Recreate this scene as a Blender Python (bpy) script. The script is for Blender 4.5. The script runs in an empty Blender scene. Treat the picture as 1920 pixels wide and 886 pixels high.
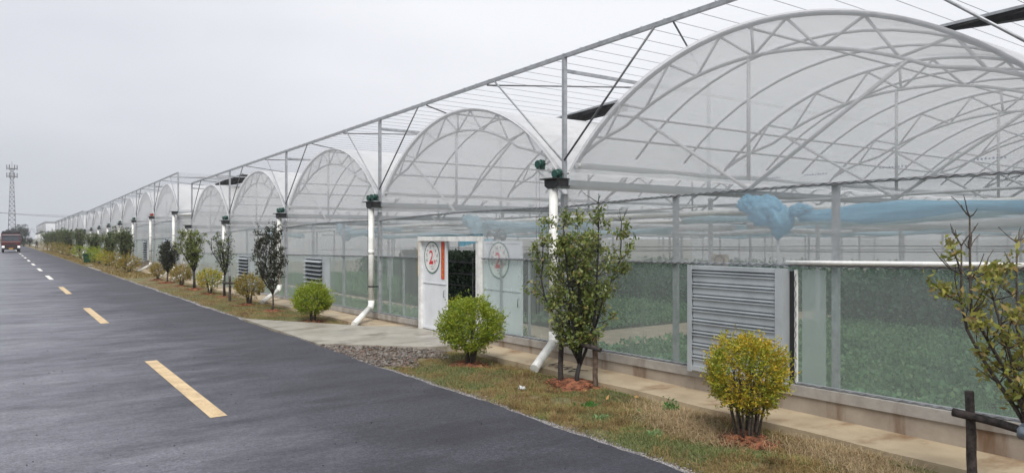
import bpy, math, random
import numpy as np
from mathutils import Vector, Matrix
from mathutils import noise as mnoise
R = math.radians
S = bpy.context.scene
COL = S.collection
rnd = random.Random(7)
nrs = np.random.RandomState(11)

# ------------------------------------------------------------------ camera, world, sun, exposure
EYE = 2.3
YAW = R(35.0)
FPX = 1370.0
cam_d = bpy.data.cameras.new('camera'); cam = bpy.data.objects.new('camera', cam_d); COL.objects.link(cam)
cam.location = (0, 0, EYE); cam.rotation_euler = (R(90), 0, -YAW)
cam_d.sensor_width = 36; cam_d.lens = FPX / 1920 * 36; cam_d.shift_y = 2 / 1920
cam_d.clip_start = 0.05; cam_d.clip_end = 3000
S.camera = cam

SUN_EL, SUN_AZ = 52.0, 215.0          # azimuth clockwise from +Y
world = bpy.data.worlds.new('World'); S.world = world; world.use_nodes = True
wn, wl = world.node_tree.nodes, world.node_tree.links
wn.clear()
wo = wn.new('ShaderNodeOutputWorld'); bg = wn.new('ShaderNodeBackground'); bg.inputs['Strength'].default_value = 0.1
sky = wn.new('ShaderNodeTexSky'); sky.sky_type = 'NISHITA'; sky.sun_disc = False
sky.sun_elevation = R(SUN_EL); sky.sun_rotation = R(SUN_AZ); sky.dust_density = 5; sky.air_density = 1.2
tc = wn.new('ShaderNodeTexCoord'); sep = wn.new('ShaderNodeSeparateXYZ'); wl.new(tc.outputs['Generated'], sep.inputs[0])
def wmath(op, a, b=None, clamp=False):
    n = wn.new('ShaderNodeMath'); n.operation = op; n.use_clamp = clamp
    for i, v in enumerate((a, b)):
        if v is None: continue
        if isinstance(v, (int, float)): n.inputs[i].default_value = v
        else: wl.new(v, n.inputs[i])
    return n.outputs[0]
up = wmath('MULTIPLY', sep.outputs['Z'], 2.2, True)
side = wmath('MULTIPLY', sep.outputs['X'], 0.75)
mapn = wn.new('ShaderNodeMapping'); mapn.inputs['Scale'].default_value = (1, 1, 3.2); wl.new(tc.outputs['Generated'], mapn.inputs[0])
nz = wn.new('ShaderNodeTexNoise'); nz.inputs['Scale'].default_value = 1.6; nz.inputs['Detail'].default_value = 5; nz.inputs['Roughness'].default_value = .5
wl.new(mapn.outputs[0], nz.inputs['Vector'])
nzc = wmath('MULTIPLY', wmath('SUBTRACT', nz.outputs['Fac'], .5), 1.1)
tt = wmath('ADD', wmath('ADD', wmath('MULTIPLY', up, .75), side), nzc, True)
ramp = wn.new('ShaderNodeValToRGB'); wl.new(tt, ramp.inputs[0])
ramp.color_ramp.elements[0].color = (4.95, 5.2, 5.65, 1); ramp.color_ramp.elements[1].color = (8.0, 8.08, 8.4, 1)
e = ramp.color_ramp.elements.new(.45); e.color = (6.15, 6.27, 6.75, 1)
mixw = wn.new('ShaderNodeMix'); mixw.data_type = 'RGBA'; mixw.inputs[0].default_value = .93
wl.new(sky.outputs[0], mixw.inputs[6]); wl.new(ramp.outputs[0], mixw.inputs[7])
wl.new(mixw.outputs[2], bg.inputs['Color']); wl.new(bg.outputs[0], wo.inputs[0])

sun_d = bpy.data.lights.new('sun', 'SUN'); sun = bpy.data.objects.new('sun', sun_d); COL.objects.link(sun)
sun_d.energy = 2.4; sun_d.angle = R(28); sun_d.color = (1.0, .965, .92)
sd = Vector((math.sin(R(SUN_AZ)) * math.cos(R(SUN_EL)), math.cos(R(SUN_AZ)) * math.cos(R(SUN_EL)), math.sin(R(SUN_EL))))
sun.rotation_euler = sd.to_track_quat('Z', 'Y').to_euler(); sun.location = (0, 0, 30)
S.view_settings.view_transform = 'Standard'; S.view_settings.look = 'None'
S.view_settings.gamma = 1; S.view_settings.exposure = 0.36; S.view_settings.use_curve_mapping = False
S.render.engine = 'CYCLES'
cy = S.cycles
cy.transparent_max_bounces = 28; cy.max_bounces = 8; cy.diffuse_bounces = 4; cy.glossy_bounces = 3; cy.transmission_bounces = 6
cy.use_denoising = True; cy.caustics_reflective = False; cy.caustics_refractive = False; cy.sample_clamp_indirect = 4
cy.volume_bounces = 0

CY, SY = math.cos(YAW), math.sin(YAW)
def y_at(px, X):                       # distance along the road of a point at offset X seen in column px
    a = math.atan((px - 960) / FPX) + YAW
    return X / math.tan(a)
def at_depth(px, py, d):
    r = (px - 960) / FPX * d
    return Vector((r * CY + d * SY, d * CY - r * SY, EYE + (445 - py) / FPX * d))

# ------------------------------------------------------------------ mesh helpers
class MB:
    def __init__(s): s.v = []; s.f = []; s.sm = []; s.mi = []; s.cur = 0
    def add(s, vs, fs, smooth=False):
        o = len(s.v); s.v.extend(tuple(map(float, p)) for p in vs)
        for f in fs: s.f.append([i + o for i in f]); s.sm.append(smooth); s.mi.append(s.cur)
        return s
    def quad(s, *p, smooth=False): return s.add(p, [list(range(len(p)))], smooth)
    def box(s, x0, x1, y0, y1, z0, z1, M=None):
        vs = [Vector((x, y, z)) for x in (x0, x1) for y in (y0, y1) for z in (z0, z1)]
        if M is not None: vs = [M @ p for p in vs]
        return s.add(vs, [[0, 1, 3, 2], [4, 6, 7, 5], [0, 4, 5, 1], [2, 3, 7, 6], [0, 2, 6, 4], [1, 5, 7, 3]])
    def tube(s, pts, r, n=6, cap=True, sq=False):
        pts = [Vector(p) for p in pts]; k = len(pts)
        rs = r if isinstance(r, (list, tuple)) else [r] * k
        if sq: n = 4
        prev = None; rings = []
        for i, p in enumerate(pts):
            d = (pts[min(i + 1, k - 1)] - pts[max(i - 1, 0)])
            d = d.normalized() if d.length > 1e-9 else Vector((0, 0, 1))
            if prev is None:
                a = Vector((0, 0, 1)) if abs(d.z) < .92 else Vector((1, 0, 0))
                u = d.cross(a).normalized()
            else:
                u = (prev - d * prev.dot(d)).normalized()
            prev = u; w = d.cross(u)
            off = math.pi / 4 if sq else 0
            rr = rs[i] * (1.414 if sq else 1)
            rings.append([p + (u * math.cos(off + 2 * math.pi * j / n) + w * math.sin(off + 2 * math.pi * j / n)) * rr for j in range(n)])
        vs = [p for rg in rings for p in rg]
        fs = [[i * n + j, i * n + (j + 1) % n, (i + 1) * n + (j + 1) % n, (i + 1) * n + j] for i in range(k - 1) for j in range(n)]
        s.add(vs, fs, not sq)
        if cap:
            o = len(s.v) - len(vs)
            s.f.append([o + j for j in range(n)][::-1]); s.sm.append(False); s.mi.append(s.cur)
            s.f.append([o + (k - 1) * n + j for j in range(n)]); s.sm.append(False); s.mi.append(s.cur)
        return s
    def disc(s, c, ax, r, t, n=20):
        c = Vector(c); ax = Vector(ax).normalized()
        return s.tube([c - ax * t / 2, c + ax * t / 2], r, n)
    def grid(s, fn, nu, nv, smooth=True):
        vs = [fn(i / nu, j / nv) for i in range(nu + 1) for j in range(nv + 1)]
        fs = [[i * (nv + 1) + j, (i + 1) * (nv + 1) + j, (i + 1) * (nv + 1) + j + 1, i * (nv + 1) + j + 1] for i in range(nu) for j in range(nv)]
        return s.add(vs, fs, smooth)
    def bumpy(s, c, r, seed=0, nu=14, nv=9, amp=.12, sc=(1, 1, 1), cr=0):
        rr = random.Random(seed); ph = [(rr.uniform(0, 6), rr.uniform(0, 6), rr.uniform(2, 5)) for _ in range(5)]
        c = Vector(c)
        def fn(u, v):
            th = 2 * math.pi * u; p = math.pi * v
            d = Vector((math.cos(th) * math.sin(p), math.sin(th) * math.sin(p), math.cos(p)))
            k = 1 + amp * sum(math.sin(a + w * d.x * 1.3 + 2 * d.z) * math.cos(b + w * d.y) for a, b, w in ph) / 2 + amp * .35 * math.sin(9 * th + 7 * d.z + seed) * math.sin(p)
            if cr: k += cr * (abs(mnoise.noise(d * 2.6 + Vector((seed, 0, 0)))) * -1.6 + .5 * mnoise.noise(d * 7 + Vector((0, seed, 0))))
            return c + Vector((d.x * sc[0], d.y * sc[1], d.z * sc[2])) * r * k
        return s.grid(fn, nu, nv)

ORG = {}
def finish(o, parent):
    COL.objects.link(o)
    if parent is not None: o.parent = parent
def root_org(p):
    while p.parent is not None: p = p.parent
    return ORG.get(p.name, Vector((0, 0, 0)))
def build(mb, name, mats, parent=None, org=None):
    """links an MB (world coordinates) as one mesh; a top-level mesh gets its origin at org"""
    if parent is not None: o0 = root_org(parent)
    else: o0 = Vector(org) if org is not None else Vector((0, 0, 0))
    me = bpy.data.meshes.new(name)
    me.from_pydata([(x - o0.x, y - o0.y, z - o0.z) for x, y, z in mb.v], [], mb.f)
    me.polygons.foreach_set('use_smooth', mb.sm)
    if not isinstance(mats, (list, tuple)): mats = [mats]
    for m in mats: me.materials.append(m)
    if len(mats) > 1: me.polygons.foreach_set('material_index', mb.mi)
    me.update()
    o = bpy.data.objects.new(name, me); finish(o, parent)
    if parent is None: o.location = o0; ORG[o.name] = o0
    return o
def np_mesh(name, V, F, mat_, parent=None, org=None, smooth=False):
    o0 = root_org(parent) if parent is not None else (Vector(org) if org is not None else Vector((0, 0, 0)))
    V = np.asarray(V, dtype=np.float32) - np.array(o0, dtype=np.float32); F = np.asarray(F, dtype=np.int32)
    k = F.shape[1]
    me = bpy.data.meshes.new(name); me.vertices.add(len(V)); me.vertices.foreach_set('co', V.ravel())
    me.loops.add(F.size); me.loops.foreach_set('vertex_index', F.ravel())
    me.polygons.add(len(F)); me.polygons.foreach_set('loop_start', np.arange(len(F), dtype=np.int32) * k)
    me.polygons.foreach_set('loop_total', np.full(len(F), k, dtype=np.int32))
    if smooth: me.polygons.foreach_set('use_smooth', np.ones(len(F), dtype=bool))
    me.materials.append(mat_); me.update(calc_edges=True); me.validate()
    o = bpy.data.objects.new(name, me); finish(o, parent)
    if parent is None: o.location = o0; ORG[o.name] = o0
    return o
def tag(o, label=None, cat=None, group=None, kind=None):
    if label: o['label'] = label
    if cat: o['category'] = cat
    if group: o['group'] = group
    if kind: o['kind'] = kind
    return o
def thing(name, loc, label, cat, group=None):
    o = bpy.data.objects.new(name, None); COL.objects.link(o); o.location = loc; o.empty_display_size = .2
    ORG[o.name] = Vector(loc)
    return tag(o, label, cat, group)

# ------------------------------------------------------------------ materials
def new_mat(name):
    m = bpy.data.materials.new(name); m.use_nodes = True
    return m, m.node_tree.nodes, m.node_tree.links, m.node_tree.nodes['Principled BSDF']
def noise(n, l, scale, detail=4, rough=.55, vec=None, sc3=None, coord='Object'):
    t = n.new('ShaderNodeTexNoise'); t.inputs['Scale'].default_value = scale; t.inputs['Detail'].default_value = detail; t.inputs['Roughness'].default_value = rough
    if vec is None:
        c = n.new('ShaderNodeTexCoord'); vec = c.outputs[coord]
    if sc3 is not None:
        mp = n.new('ShaderNodeMapping'); mp.inputs['Scale'].default_value = sc3; l.new(vec, mp.inputs[0]); vec = mp.outputs[0]
    l.new(vec, t.inputs['Vector'])
    return t.outputs['Fac']
def rampn(n, l, fac, stops):
    r = n.new('ShaderNodeValToRGB'); l.new(fac, r.inputs[0])
    el = r.color_ramp.elements
    el[0].position = stops[0][0]; el[0].color = (*stops[0][1], 1)
    el[1].position = stops[-1][0]; el[1].color = (*stops[-1][1], 1)
    for p, c in stops[1:-1]:
        e = el.new(p); e.color = (*c, 1)
    return r.outputs[0]
def bump(n, l, p, fac, strength, dist=.02):
    b = n.new('ShaderNodeBump'); b.inputs['Strength'].default_value = strength; b.inputs['Distance'].default_value = dist
    l.new(fac, b.inputs['Height']); l.new(b.outputs[0], p.inputs['Normal']); return b
def mval(n, l, op, a, b=None, clamp=False):
    m = n.new('ShaderNodeMath'); m.operation = op; m.use_clamp = clamp
    for i, v in enumerate((a, b)):
        if v is None: continue
        if isinstance(v, (int, float)): m.inputs[i].default_value = v
        else: l.new(v, m.inputs[i])
    return m.outputs[0]
def simple(name, col, rough=.6, metal=0, var=.15, nscale=6, bmp=0, bscale=40, emit=None):
    m, n, l, p = new_mat(name)
    f = noise(n, l, nscale, 5)
    d = tuple(c * (1 - var * 2) for c in col); h = tuple(min(1, c * (1 + var)) for c in col)
    l.new(rampn(n, l, f, [(.3, d), (.62, h)]), p.inputs['Base Color'])
    p.inputs['Roughness'].default_value = rough; p.inputs['Metallic'].default_value = metal
    if bmp: bump(n, l, p, noise(n, l, bscale, 4), bmp, .01)
    if emit: p.inputs['Emission Color'].default_value = (*emit[0], 1); p.inputs['Emission Strength'].default_value = emit[1]
    return m
def film(name, base, tint=(.97, .98, .98), body=(.84, .85, .86), stain=.12, facing=.35, gl=.55, dirt=None, wrinkle=.25, wsc=(1, 1, .25)):
    m, n, l, p = new_mat(name); n.remove(p)
    out = n['Material Output']
    tr = n.new('ShaderNodeBsdfTransparent'); tr.inputs[0].default_value = (*tint, 1)
    df = n.new('ShaderNodeBsdfDiffuse'); df.inputs[0].default_value = (*body, 1)
    tl = n.new('ShaderNodeBsdfTranslucent'); tl.inputs[0].default_value = (*body, 1)
    gs = n.new('ShaderNodeBsdfGlossy'); gs.inputs['Roughness'].default_value = .16; gs.inputs[0].default_value = (1, 1, 1, 1)
    bs = n.new('ShaderNodeMixShader'); bs.inputs[0].default_value = .5; l.new(df.outputs[0], bs.inputs[1]); l.new(tl.outputs[0], bs.inputs[2])
    lw = n.new('ShaderNodeLayerWeight'); lw.inputs[0].default_value = .5
    f3 = mval(n, l, 'POWER', lw.outputs['Facing'], 3.0)
    ns = noise(n, l, 1.1, 6, .62, sc3=wsc); ns2 = noise(n, l, .35, 3, .5)
    st = mval(n, l, 'ADD', mval(n, l, 'MULTIPLY', mval(n, l, 'SUBTRACT', ns, .5), stain * 3), mval(n, l, 'MULTIPLY', mval(n, l, 'SUBTRACT', ns2, .5), stain * 2))
    fac = mval(n, l, 'ADD', mval(n, l, 'ADD', base, st), mval(n, l, 'MULTIPLY', f3, facing), True)
    m1 = n.new('ShaderNodeMixShader'); l.new(fac, m1.inputs[0]); l.new(tr.outputs[0], m1.inputs[1]); l.new(bs.outputs[0], m1.inputs[2])
    frv = mval(n, l, 'ADD', mval(n, l, 'MULTIPLY', mval(n, l, 'POWER', lw.outputs['Facing'], 4.0), .9), .05)
    nb = noise(n, l, 3.0, 5, .6, sc3=wsc)
    b = n.new('ShaderNodeBump'); b.inputs['Strength'].default_value = wrinkle; b.inputs['Distance'].default_value = .06; l.new(nb, b.inputs['Height'])
    for x in (df, tl, gs): l.new(b.outputs[0], x.inputs['Normal'])
    m2 = n.new('ShaderNodeMixShader'); l.new(mval(n, l, 'MULTIPLY', frv, gl, True), m2.inputs[0]); l.new(m1.outputs[0], m2.inputs[1]); l.new(gs.outputs[0], m2.inputs[2])
    l.new(m2.outputs[0], out.inputs[0])
    return m
def leaf_mat(name, cols, rough=.5, trans=.35, patch=None):
    m, n, l, p = new_mat(name)
    g = n.new('ShaderNodeNewGeometry')
    k = len(cols)
    c = rampn(n, l, g.outputs['Random Per Island'], [(i / (k - 1), cc) for i, cc in enumerate(cols)])
    if patch:
        x_ = n.new('ShaderNodeMix'); x_.data_type = 'RGBA'; x_.blend_type = 'MULTIPLY'; x_.inputs[0].default_value = 1
        l.new(c, x_.inputs[6]); l.new(rampn(n, l, noise(n, l, patch[0], 5, .65), patch[1]), x_.inputs[7]); c = x_.outputs[2]
    l.new(c, p.inputs['Base Color']); p.inputs['Roughness'].default_value = rough
    t = n.new('ShaderNodeBsdfTranslucent'); l.new(c, t.inputs[0])
    mx = n.new('ShaderNodeMixShader'); mx.inputs[0].default_value = trans
    l.new(p.outputs[0], mx.inputs[1]); l.new(t.outputs[0], mx.inputs[2]); l.new(mx.outputs[0], n['Material Output'].inputs[0])
    return m

M = {}
M['steel'] = simple('galvanised_steel', (.36, .375, .395), .45, .3, .12, 9)
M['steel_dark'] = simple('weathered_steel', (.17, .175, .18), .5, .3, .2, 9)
M['steel_in'] = simple('inner_steel', (.50, .505, .52), .5, .15, .1, 4)
M['gutter'] = simple('gutter_steel', (.34, .38, .41), .5, .3, .15, 5)
M['black'] = simple('black_plastic', (.018, .018, .02), .5, 0, .2, 8)
M['net'] = simple('black_net', (.010, .010, .011), .9, 0, .3, 12, .5, 60)
M['motor'] = simple('green_casting', (.010, .06, .045), .4, .1, .25, 18)
M['motor_red'] = simple('red_casting', (.42, .04, .02), .4, .1, .25, 18)
M['pvc'] = simple('white_pvc', (.76, .76, .73), .35, 0, .10, 5)
M['foam'] = simple('white_foam', (.82, .82, .80), .7, 0, .06, 20)
M['white_panel'] = simple('white_panel', (.70, .72, .75), .4, 0, .04, 3)
M['white_frame'] = simple('white_frame', (.74, .74, .72), .45, 0, .1, 6)
M['louvre'] = simple('zinc_sheet', (.48, .52, .55), .42, .3, .07, 2.5)
M['roof_film'] = film('roof_film', .72, body=(.90, .905, .925), stain=.03, facing=.30, gl=.55, wrinkle=.6, wsc=(.5, 1, 1))
M['gable_film'] = film('gable_film', .44, body=(.84, .845, .86), stain=.015, facing=.22, gl=.3, wrinkle=.12)
M['upper_film'] = film('upper_film', .31, body=(.84, .86, .88), stain=.05, facing=.35, gl=.35, wrinkle=.25)
M['lower_film'] = film('lower_film', .28, tint=(.93, .99, .965), body=(.66, .735, .72), stain=.05, facing=.5, gl=.35, wrinkle=.3, wsc=(1, 2.2, .3))
M['blue_curtain'] = film('blue_curtain', .97, body=(.30, .68, .88), stain=.1, facing=.1, gl=.5, wrinkle=.9, wsc=(2, .4, 2))
M['pale_curtain'] = film('pale_curtain', .80, body=(.50, .70, .78), stain=.12, facing=.1, gl=.4, wrinkle=.9, wsc=(2, .25, 2))
M['white_curtain'] = film('white_curtain', .85, body=(.74, .75, .76), stain=.15, facing=.1, gl=.4, wrinkle=.6, wsc=(2, .25, 2))
M['blue_mark'] = simple('blue_print', (.08, .14, .34), .6)
M['red_print'] = simple('red_print', (.62, .02, .03), .5)
M['grey_print'] = simple('grey_print', (.22, .27, .27), .6)
M['green_print'] = simple('green_print', (.01, .12, .085), .5)
M['red_paper'] = simple('red_paper', (.62, .075, .03), .6, 0, .12, 8)
M['gold_print'] = simple('gold_print', (.80, .36, .05), .6)
M['yellow_paint'] = simple('yellow_strip', (.75, .42, .05), .6)
M['bark'] = simple('bark', (.075, .06, .048), .85, 0, .35, 30, .6, 60)
M['bark_dark'] = simple('dark_bark', (.028, .026, .026), .8, 0, .3, 30, .6, 60)
M['stake'] = simple('stake_wood', (.12, .082, .06), .85, 0, .35, 22, .5, 60)
M['stake_dark'] = simple('black_stake', (.050, .040, .036), .8, 0, .45, 16, .8, 45)
M['cloth_grey'] = simple('grey_cloth', (.25, .30, .35), .9)

def concrete(name, c1, c2, stain, rough=.75, sc=1.2):
    m, n, l, p = new_mat(name)
    a = noise(n, l, sc, 7, .62); b_ = noise(n, l, 1.1, 5, .6, sc3=(1, 1.6, .35))
    base = rampn(n, l, a, [(.3, c1), (.68, c2)])
    mx = n.new('ShaderNodeMix'); mx.data_type = 'RGBA'
    l.new(mval(n, l, 'MULTIPLY', mval(n, l, 'SUBTRACT', b_, .52), 7, True), mx.inputs[0]); l.new(base, mx.inputs[6]); mx.inputs[7].default_value = (*stain, 1)
    l.new(mx.outputs[2], p.inputs['Base Color'])
    l.new(rampn(n, l, noise(n, l, .8, 4), [(.35, (rough * .55,) * 3), (.6, (rough,) * 3)]), p.inputs['Roughness'])
    bump(n, l, p, noise(n, l, 25, 6, .7), .35, .01)
    return m
M['plinth'] = concrete('plinth_concrete', (.27, .225, .18), (.40, .35, .29), (.15, .085, .045), .85, 2.2)
M['plinth_cap'] = concrete('plinth_cap', (.27, .25, .23), (.42, .40, .37), (.20, .17, .14), .8, 3)
M['pavement'] = concrete('pavement_concrete', (.36, .285, .19), (.50, .41, .28), (.26, .17, .10), .6, 1.6)
M['apron'] = concrete('apron_concrete', (.27, .25, .21), (.40, .375, .32), (.19, .165, .13), .5, 1.3)
M['path_in'] = simple('inner_path', (.46, .37, .27), .8, 0, .1, 2)

# asphalt: dusty and worn pale in the wheel lanes, newer and darker towards its edge; aggregate bump
m, n, l, p = new_mat('asphalt')
big = noise(n, l, .34, 7, .66, sc3=(.55, 1.0, 1)); fine = noise(n, l, 42, 5, .85); mid = noise(n, l, 1.9, 8, .75, sc3=(.6, 1.2, 1)); grn = noise(n, l, 16, 6, .8); dmp = noise(n, l, .9, 8, .7, sc3=(.45, 1.1, 1))
tcx = n.new('ShaderNodeTexCoord'); sx = n.new('ShaderNodeSeparateXYZ'); l.new(tcx.outputs['Object'], sx.inputs[0])
wear = mval(n, l, 'MULTIPLY', mval(n, l, 'SUBTRACT', 5.3, sx.outputs['X']), .155, True)
q = mval(n, l, 'ADD', mval(n, l, 'MULTIPLY', wear, .85), mval(n, l, 'ADD', mval(n, l, 'MULTIPLY', mval(n, l, 'SUBTRACT', big, .5), 1.1), mval(n, l, 'MULTIPLY', mval(n, l, 'SUBTRACT', mid, .5), .8)), True)
c0 = rampn(n, l, q, [(.0, (.034, .034, .045)), (.3, (.054, .054, .070)), (.6, (.096, .097, .118)), (1.0, (.175, .177, .200))])
mx = n.new('ShaderNodeMix'); mx.data_type = 'RGBA'; mx.blend_type = 'MULTIPLY'; mx.inputs[0].default_value = .85
l.new(c0, mx.inputs[6]); l.new(rampn(n, l, fine, [(.36, (.25, .25, .25)), (.5, (.95, .95, .95)), (.62, (1.8, 1.8, 1.8))]), mx.inputs[7])
mx3 = n.new('ShaderNodeMix'); mx3.data_type = 'RGBA'; mx3.blend_type = 'MULTIPLY'; mx3.inputs[0].default_value = .7
l.new(mx.outputs[2], mx3.inputs[6]); l.new(rampn(n, l, grn, [(.40, (.45, .45, .47)), (.5, (1, 1, 1)), (.60, (1.4, 1.4, 1.4))]), mx3.inputs[7])
mx4 = n.new('ShaderNodeMix'); mx4.data_type = 'RGBA'; mx4.blend_type = 'MULTIPLY'; mx4.inputs[0].default_value = 1
l.new(mx3.outputs[2], mx4.inputs[6]); l.new(rampn(n, l, dmp, [(.40, (.62, .62, .65)), (.49, (1, 1, 1)), (.60, (1.2, 1.2, 1.2))]), mx4.inputs[7])
l.new(mx4.outputs[2], p.inputs['Base Color'])
l.new(rampn(n, l, q, [(.2, (.62,) * 3), (.55, (.42,) * 3), (.9, (.30,) * 3)]), p.inputs['Roughness'])
bump(n, l, p, noise(n, l, 75, 5, .75), .6, .008)
M['asphalt'] = m
# worn line paint
m, n, l, p = new_mat('line_paint')
w = mval(n, l, 'ADD', mval(n, l, 'MULTIPLY', noise(n, l, 45, 5, .8), .5), mval(n, l, 'MULTIPLY', noise(n, l, 2.5, 6, .7), .5))
l.new(rampn(n, l, w, [(.36, (.16, .13, .10)), (.43, (.42, .31, .18)), (.50, (.58, .43, .24)), (.62, (.70, .55, .34))]), p.inputs['Base Color']); p.inputs['Roughness'].default_value = .6
bump(n, l, p, noise(n, l, 75, 5, .75), .4, .006)
M['line'] = m
m, n, l, p = new_mat('line_paint_white')
l.new(rampn(n, l, noise(n, l, 40, 5, .7), [(.3, (.4, .39, .36)), (.5, (.74, .72, .66))]), p.inputs['Base Color']); p.inputs['Roughness'].default_value = .6
M['line_white'] = m
# verge earth
m, n, l, p = new_mat('verge_earth')
a = noise(n, l, .9, 6, .65); b2 = noise(n, l, 14, 6, .75)
c1 = rampn(n, l, a, [(.32, (.16, .085, .05)), (.45, (.17, .13, .075)), (.55, (.16, .15, .075)), (.68, (.12, .14, .06))])
mx = n.new('ShaderNodeMix'); mx.data_type = 'RGBA'; mx.blend_type = 'MULTIPLY'; mx.inputs[0].default_value = .8
l.new(c1, mx.inputs[6]); l.new(rampn(n, l, b2, [(.3, (.4, .4, .4)), (.65, (1.5, 1.45, 1.3))]), mx.inputs[7]); l.new(mx.outputs[2], p.inputs['Base Color'])
p.inputs['Roughness'].default_value = .95; bump(n, l, p, b2, .8, .03)
M['earth'] = m
M['field'] = simple('field_ground', (.085, .088, .05), .95, 0, .3, .3, .6, 6)
M['red_soil'] = simple('red_soil', (.21, .078, .038), .95, 0, .4, 9, .9, 30)
M['stone'] = leaf_mat('broken_stone', [(.09, .08, .07), (.15, .135, .12), (.22, .20, .18), (.14, .085, .06), (.11, .10, .09)], .85, 0)
M['gravel'] = leaf_mat('grey_gravel', [(.12, .115, .12), (.22, .21, .21), (.36, .35, .35), (.16, .14, .13)], .8, 0)
M['grass'] = leaf_mat('verge_grass', [(.34, .24, .12), (.22, .15, .07), (.42, .32, .17), (.17, .19, .06), (.30, .22, .11), (.22, .24, .08), (.38, .29, .14)], .7, .3, (2.6, [(.34, (.50, .36, .28)), (.45, (.95, .80, .66)), (.55, (1.15, 1.08, .95)), (.66, (.75, 1.05, .55))]))
M['straw'] = leaf_mat('dry_straw', [(.48, .36, .20), (.36, .25, .13), (.55, .44, .27), (.28, .19, .10)], .7, .2)
M['grass_green'] = leaf_mat('green_grass', [(.13, .18, .05), (.20, .24, .08), (.12, .15, .045), (.28, .28, .12)], .65, .35)
M['crop'] = leaf_mat('crop_leaf', [(.15, .30, .15), (.22, .40, .19), (.13, .26, .13), (.30, .46, .23)], .6, .3, (1.3, [(.35, (.6, .65, .65)), (.5, (1, 1, 1)), (.65, (1.25, 1.2, 1.1))]))
M['crop_dark'] = leaf_mat('dark_crop_leaf', [(.065, .14, .09), (.10, .20, .12), (.08, .155, .095), (.13, .23, .14)], .6, .2)
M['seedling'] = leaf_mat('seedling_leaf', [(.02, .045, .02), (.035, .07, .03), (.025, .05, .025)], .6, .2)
M['lime'] = leaf_mat('lime_leaf', [(.17, .23, .02), (.28, .36, .03), (.38, .44, .045), (.23, .31, .025), (.46, .48, .05)], .5, .35, (7, [(.35, (.6, .8, .7)), (.5, (1, 1, 1)), (.65, (1.2, 1.05, .9))]))
M['yellow'] = leaf_mat('golden_leaf', [(.52, .42, .04), (.30, .32, .05), (.64, .48, .04), (.20, .24, .04), (.70, .56, .06), (.42, .24, .05)], .5, .3, (5, [(.38, (.55, .85, .7)), (.5, (.95, 1, .9)), (.62, (1.15, 1.0, .8))]))
M['olive'] = leaf_mat('olive_leaf', [(.13, .19, .045), (.21, .26, .07), (.10, .15, .04), (.30, .31, .09), (.16, .23, .05), (.27, .20, .07)], .42, .3)
M['bronze'] = leaf_mat('bronze_leaf', [(.30, .26, .06), (.20, .25, .05), (.38, .26, .11), (.24, .30, .06), (.42, .38, .08), (.14, .17, .04)], .42, .35)
M['dusky'] = leaf_mat('dusky_leaf', [(.025, .035, .02), (.045, .05, .028), (.035, .03, .022), (.065, .07, .035), (.02, .026, .018)], .35, .15)
M['rust'] = leaf_mat('rusty_leaf', [(.34, .22, .05), (.44, .34, .05), (.24, .22, .045), (.18, .19, .04), (.38, .20, .05)], .5, .3)
M['midgreen'] = leaf_mat('mid_leaf', [(.075, .11, .04), (.12, .155, .055), (.09, .125, .05), (.17, .18, .08)], .5, .25)
M['far'] = leaf_mat('distant_leaf', [(.03, .042, .03), (.05, .062, .04), (.065, .07, .05)], .7, .15)
M['fallen'] = leaf_mat('fallen_leaf', [(.55, .35, .08), (.45, .22, .08), (.60, .48, .15)], .6, .2)
M['weed'] = leaf_mat('weed_leaf', [(.05, .20, .03), (.08, .28, .05), (.06, .16, .03)], .5, .35)
M['weed_pale'] = leaf_mat('pale_weed_leaf', [(.20, .34, .14), (.26, .38, .16), (.14, .26, .09)], .6, .3)
M['truck_red'] = simple('maroon_paint', (.085, .010, .012), .35, 0, .1, 3)
M['glass'] = simple('dark_glass', (.05, .06, .075), .08, 0, .1, 3)
M['tyre'] = simple('tyre_rubber', (.02, .02, .02), .8)
M['lamp'] = simple('lamp_lens', (.8, .82, .85), .2, 0, .05, 3, emit=((1, .97, .9), .5))
M['cargo'] = simple('dark_tarpaulin', (.03, .033, .035), .8, 0, .3, 5)
M['bin'] = simple('green_bin_plastic', (.008, .055, .025), .4)
M['skin'] = simple('skin', (.45, .28, .2), .6)
M['cloth_dark'] = simple('dark_cloth', (.02, .022, .03), .9)
M['litter'] = simple('white_litter', (.7, .72, .74), .5)
M['cable'] = simple('cable_rubber', (.04, .04, .045), .6)
M['far_steel'] = simple('tower_steel', (.17, .175, .19), .6, .2)

# ------------------------------------------------------------------ ground, road, pavement
ground = MB()
ground.grid(lambda u, v: (-800 + 1700 * u, -200 + 1600 * v, -.12), 8, 8, False)
tag(build(ground, 'ground', M['field']), kind='structure')

X_EDGE, X_PAVE, XF = 5.55, 7.66, 8.52
def rip(y): return .05 * math.sin(y * .9) + .035 * math.sin(y * 2.3 + 1) + .02 * math.sin(y * 6.1)
road = MB()
def roadfn(u, v):
    y = -12 + 40 * u if u < .5 else 8 + (u - .5) * 2 * 330
    xs = [-1.15, 2.3, X_EDGE - .12, X_EDGE + .0]
    k = v * 3; i = min(2, int(k)); x = xs[i] + (xs[i + 1] - xs[i]) * (k - i)
    return (x + (rip(y) * .6 if v == 1 else 0), y, 0 if v < 1 else -.004)
ys = list(np.arange(-12, 60, .2)) + list(np.arange(60, 340, 2.0))
vs, fs = [], []
for y in ys:
    for k, x in enumerate((-1.15, 2.3, X_EDGE - .1, X_EDGE, X_EDGE + .01)):
        e_ = rip(y) * .6 + .012 * math.sin(y * 17) if k >= 3 else 0
        vs.append((x + e_, y, (0, 0, 0, -.004, -.09)[k]))
for i in range(len(ys) - 1):
    for k in range(4):
        a = i * 5 + k; fs.append([a, a + 1, a + 6, a + 5])
road.add(vs, fs)
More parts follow.
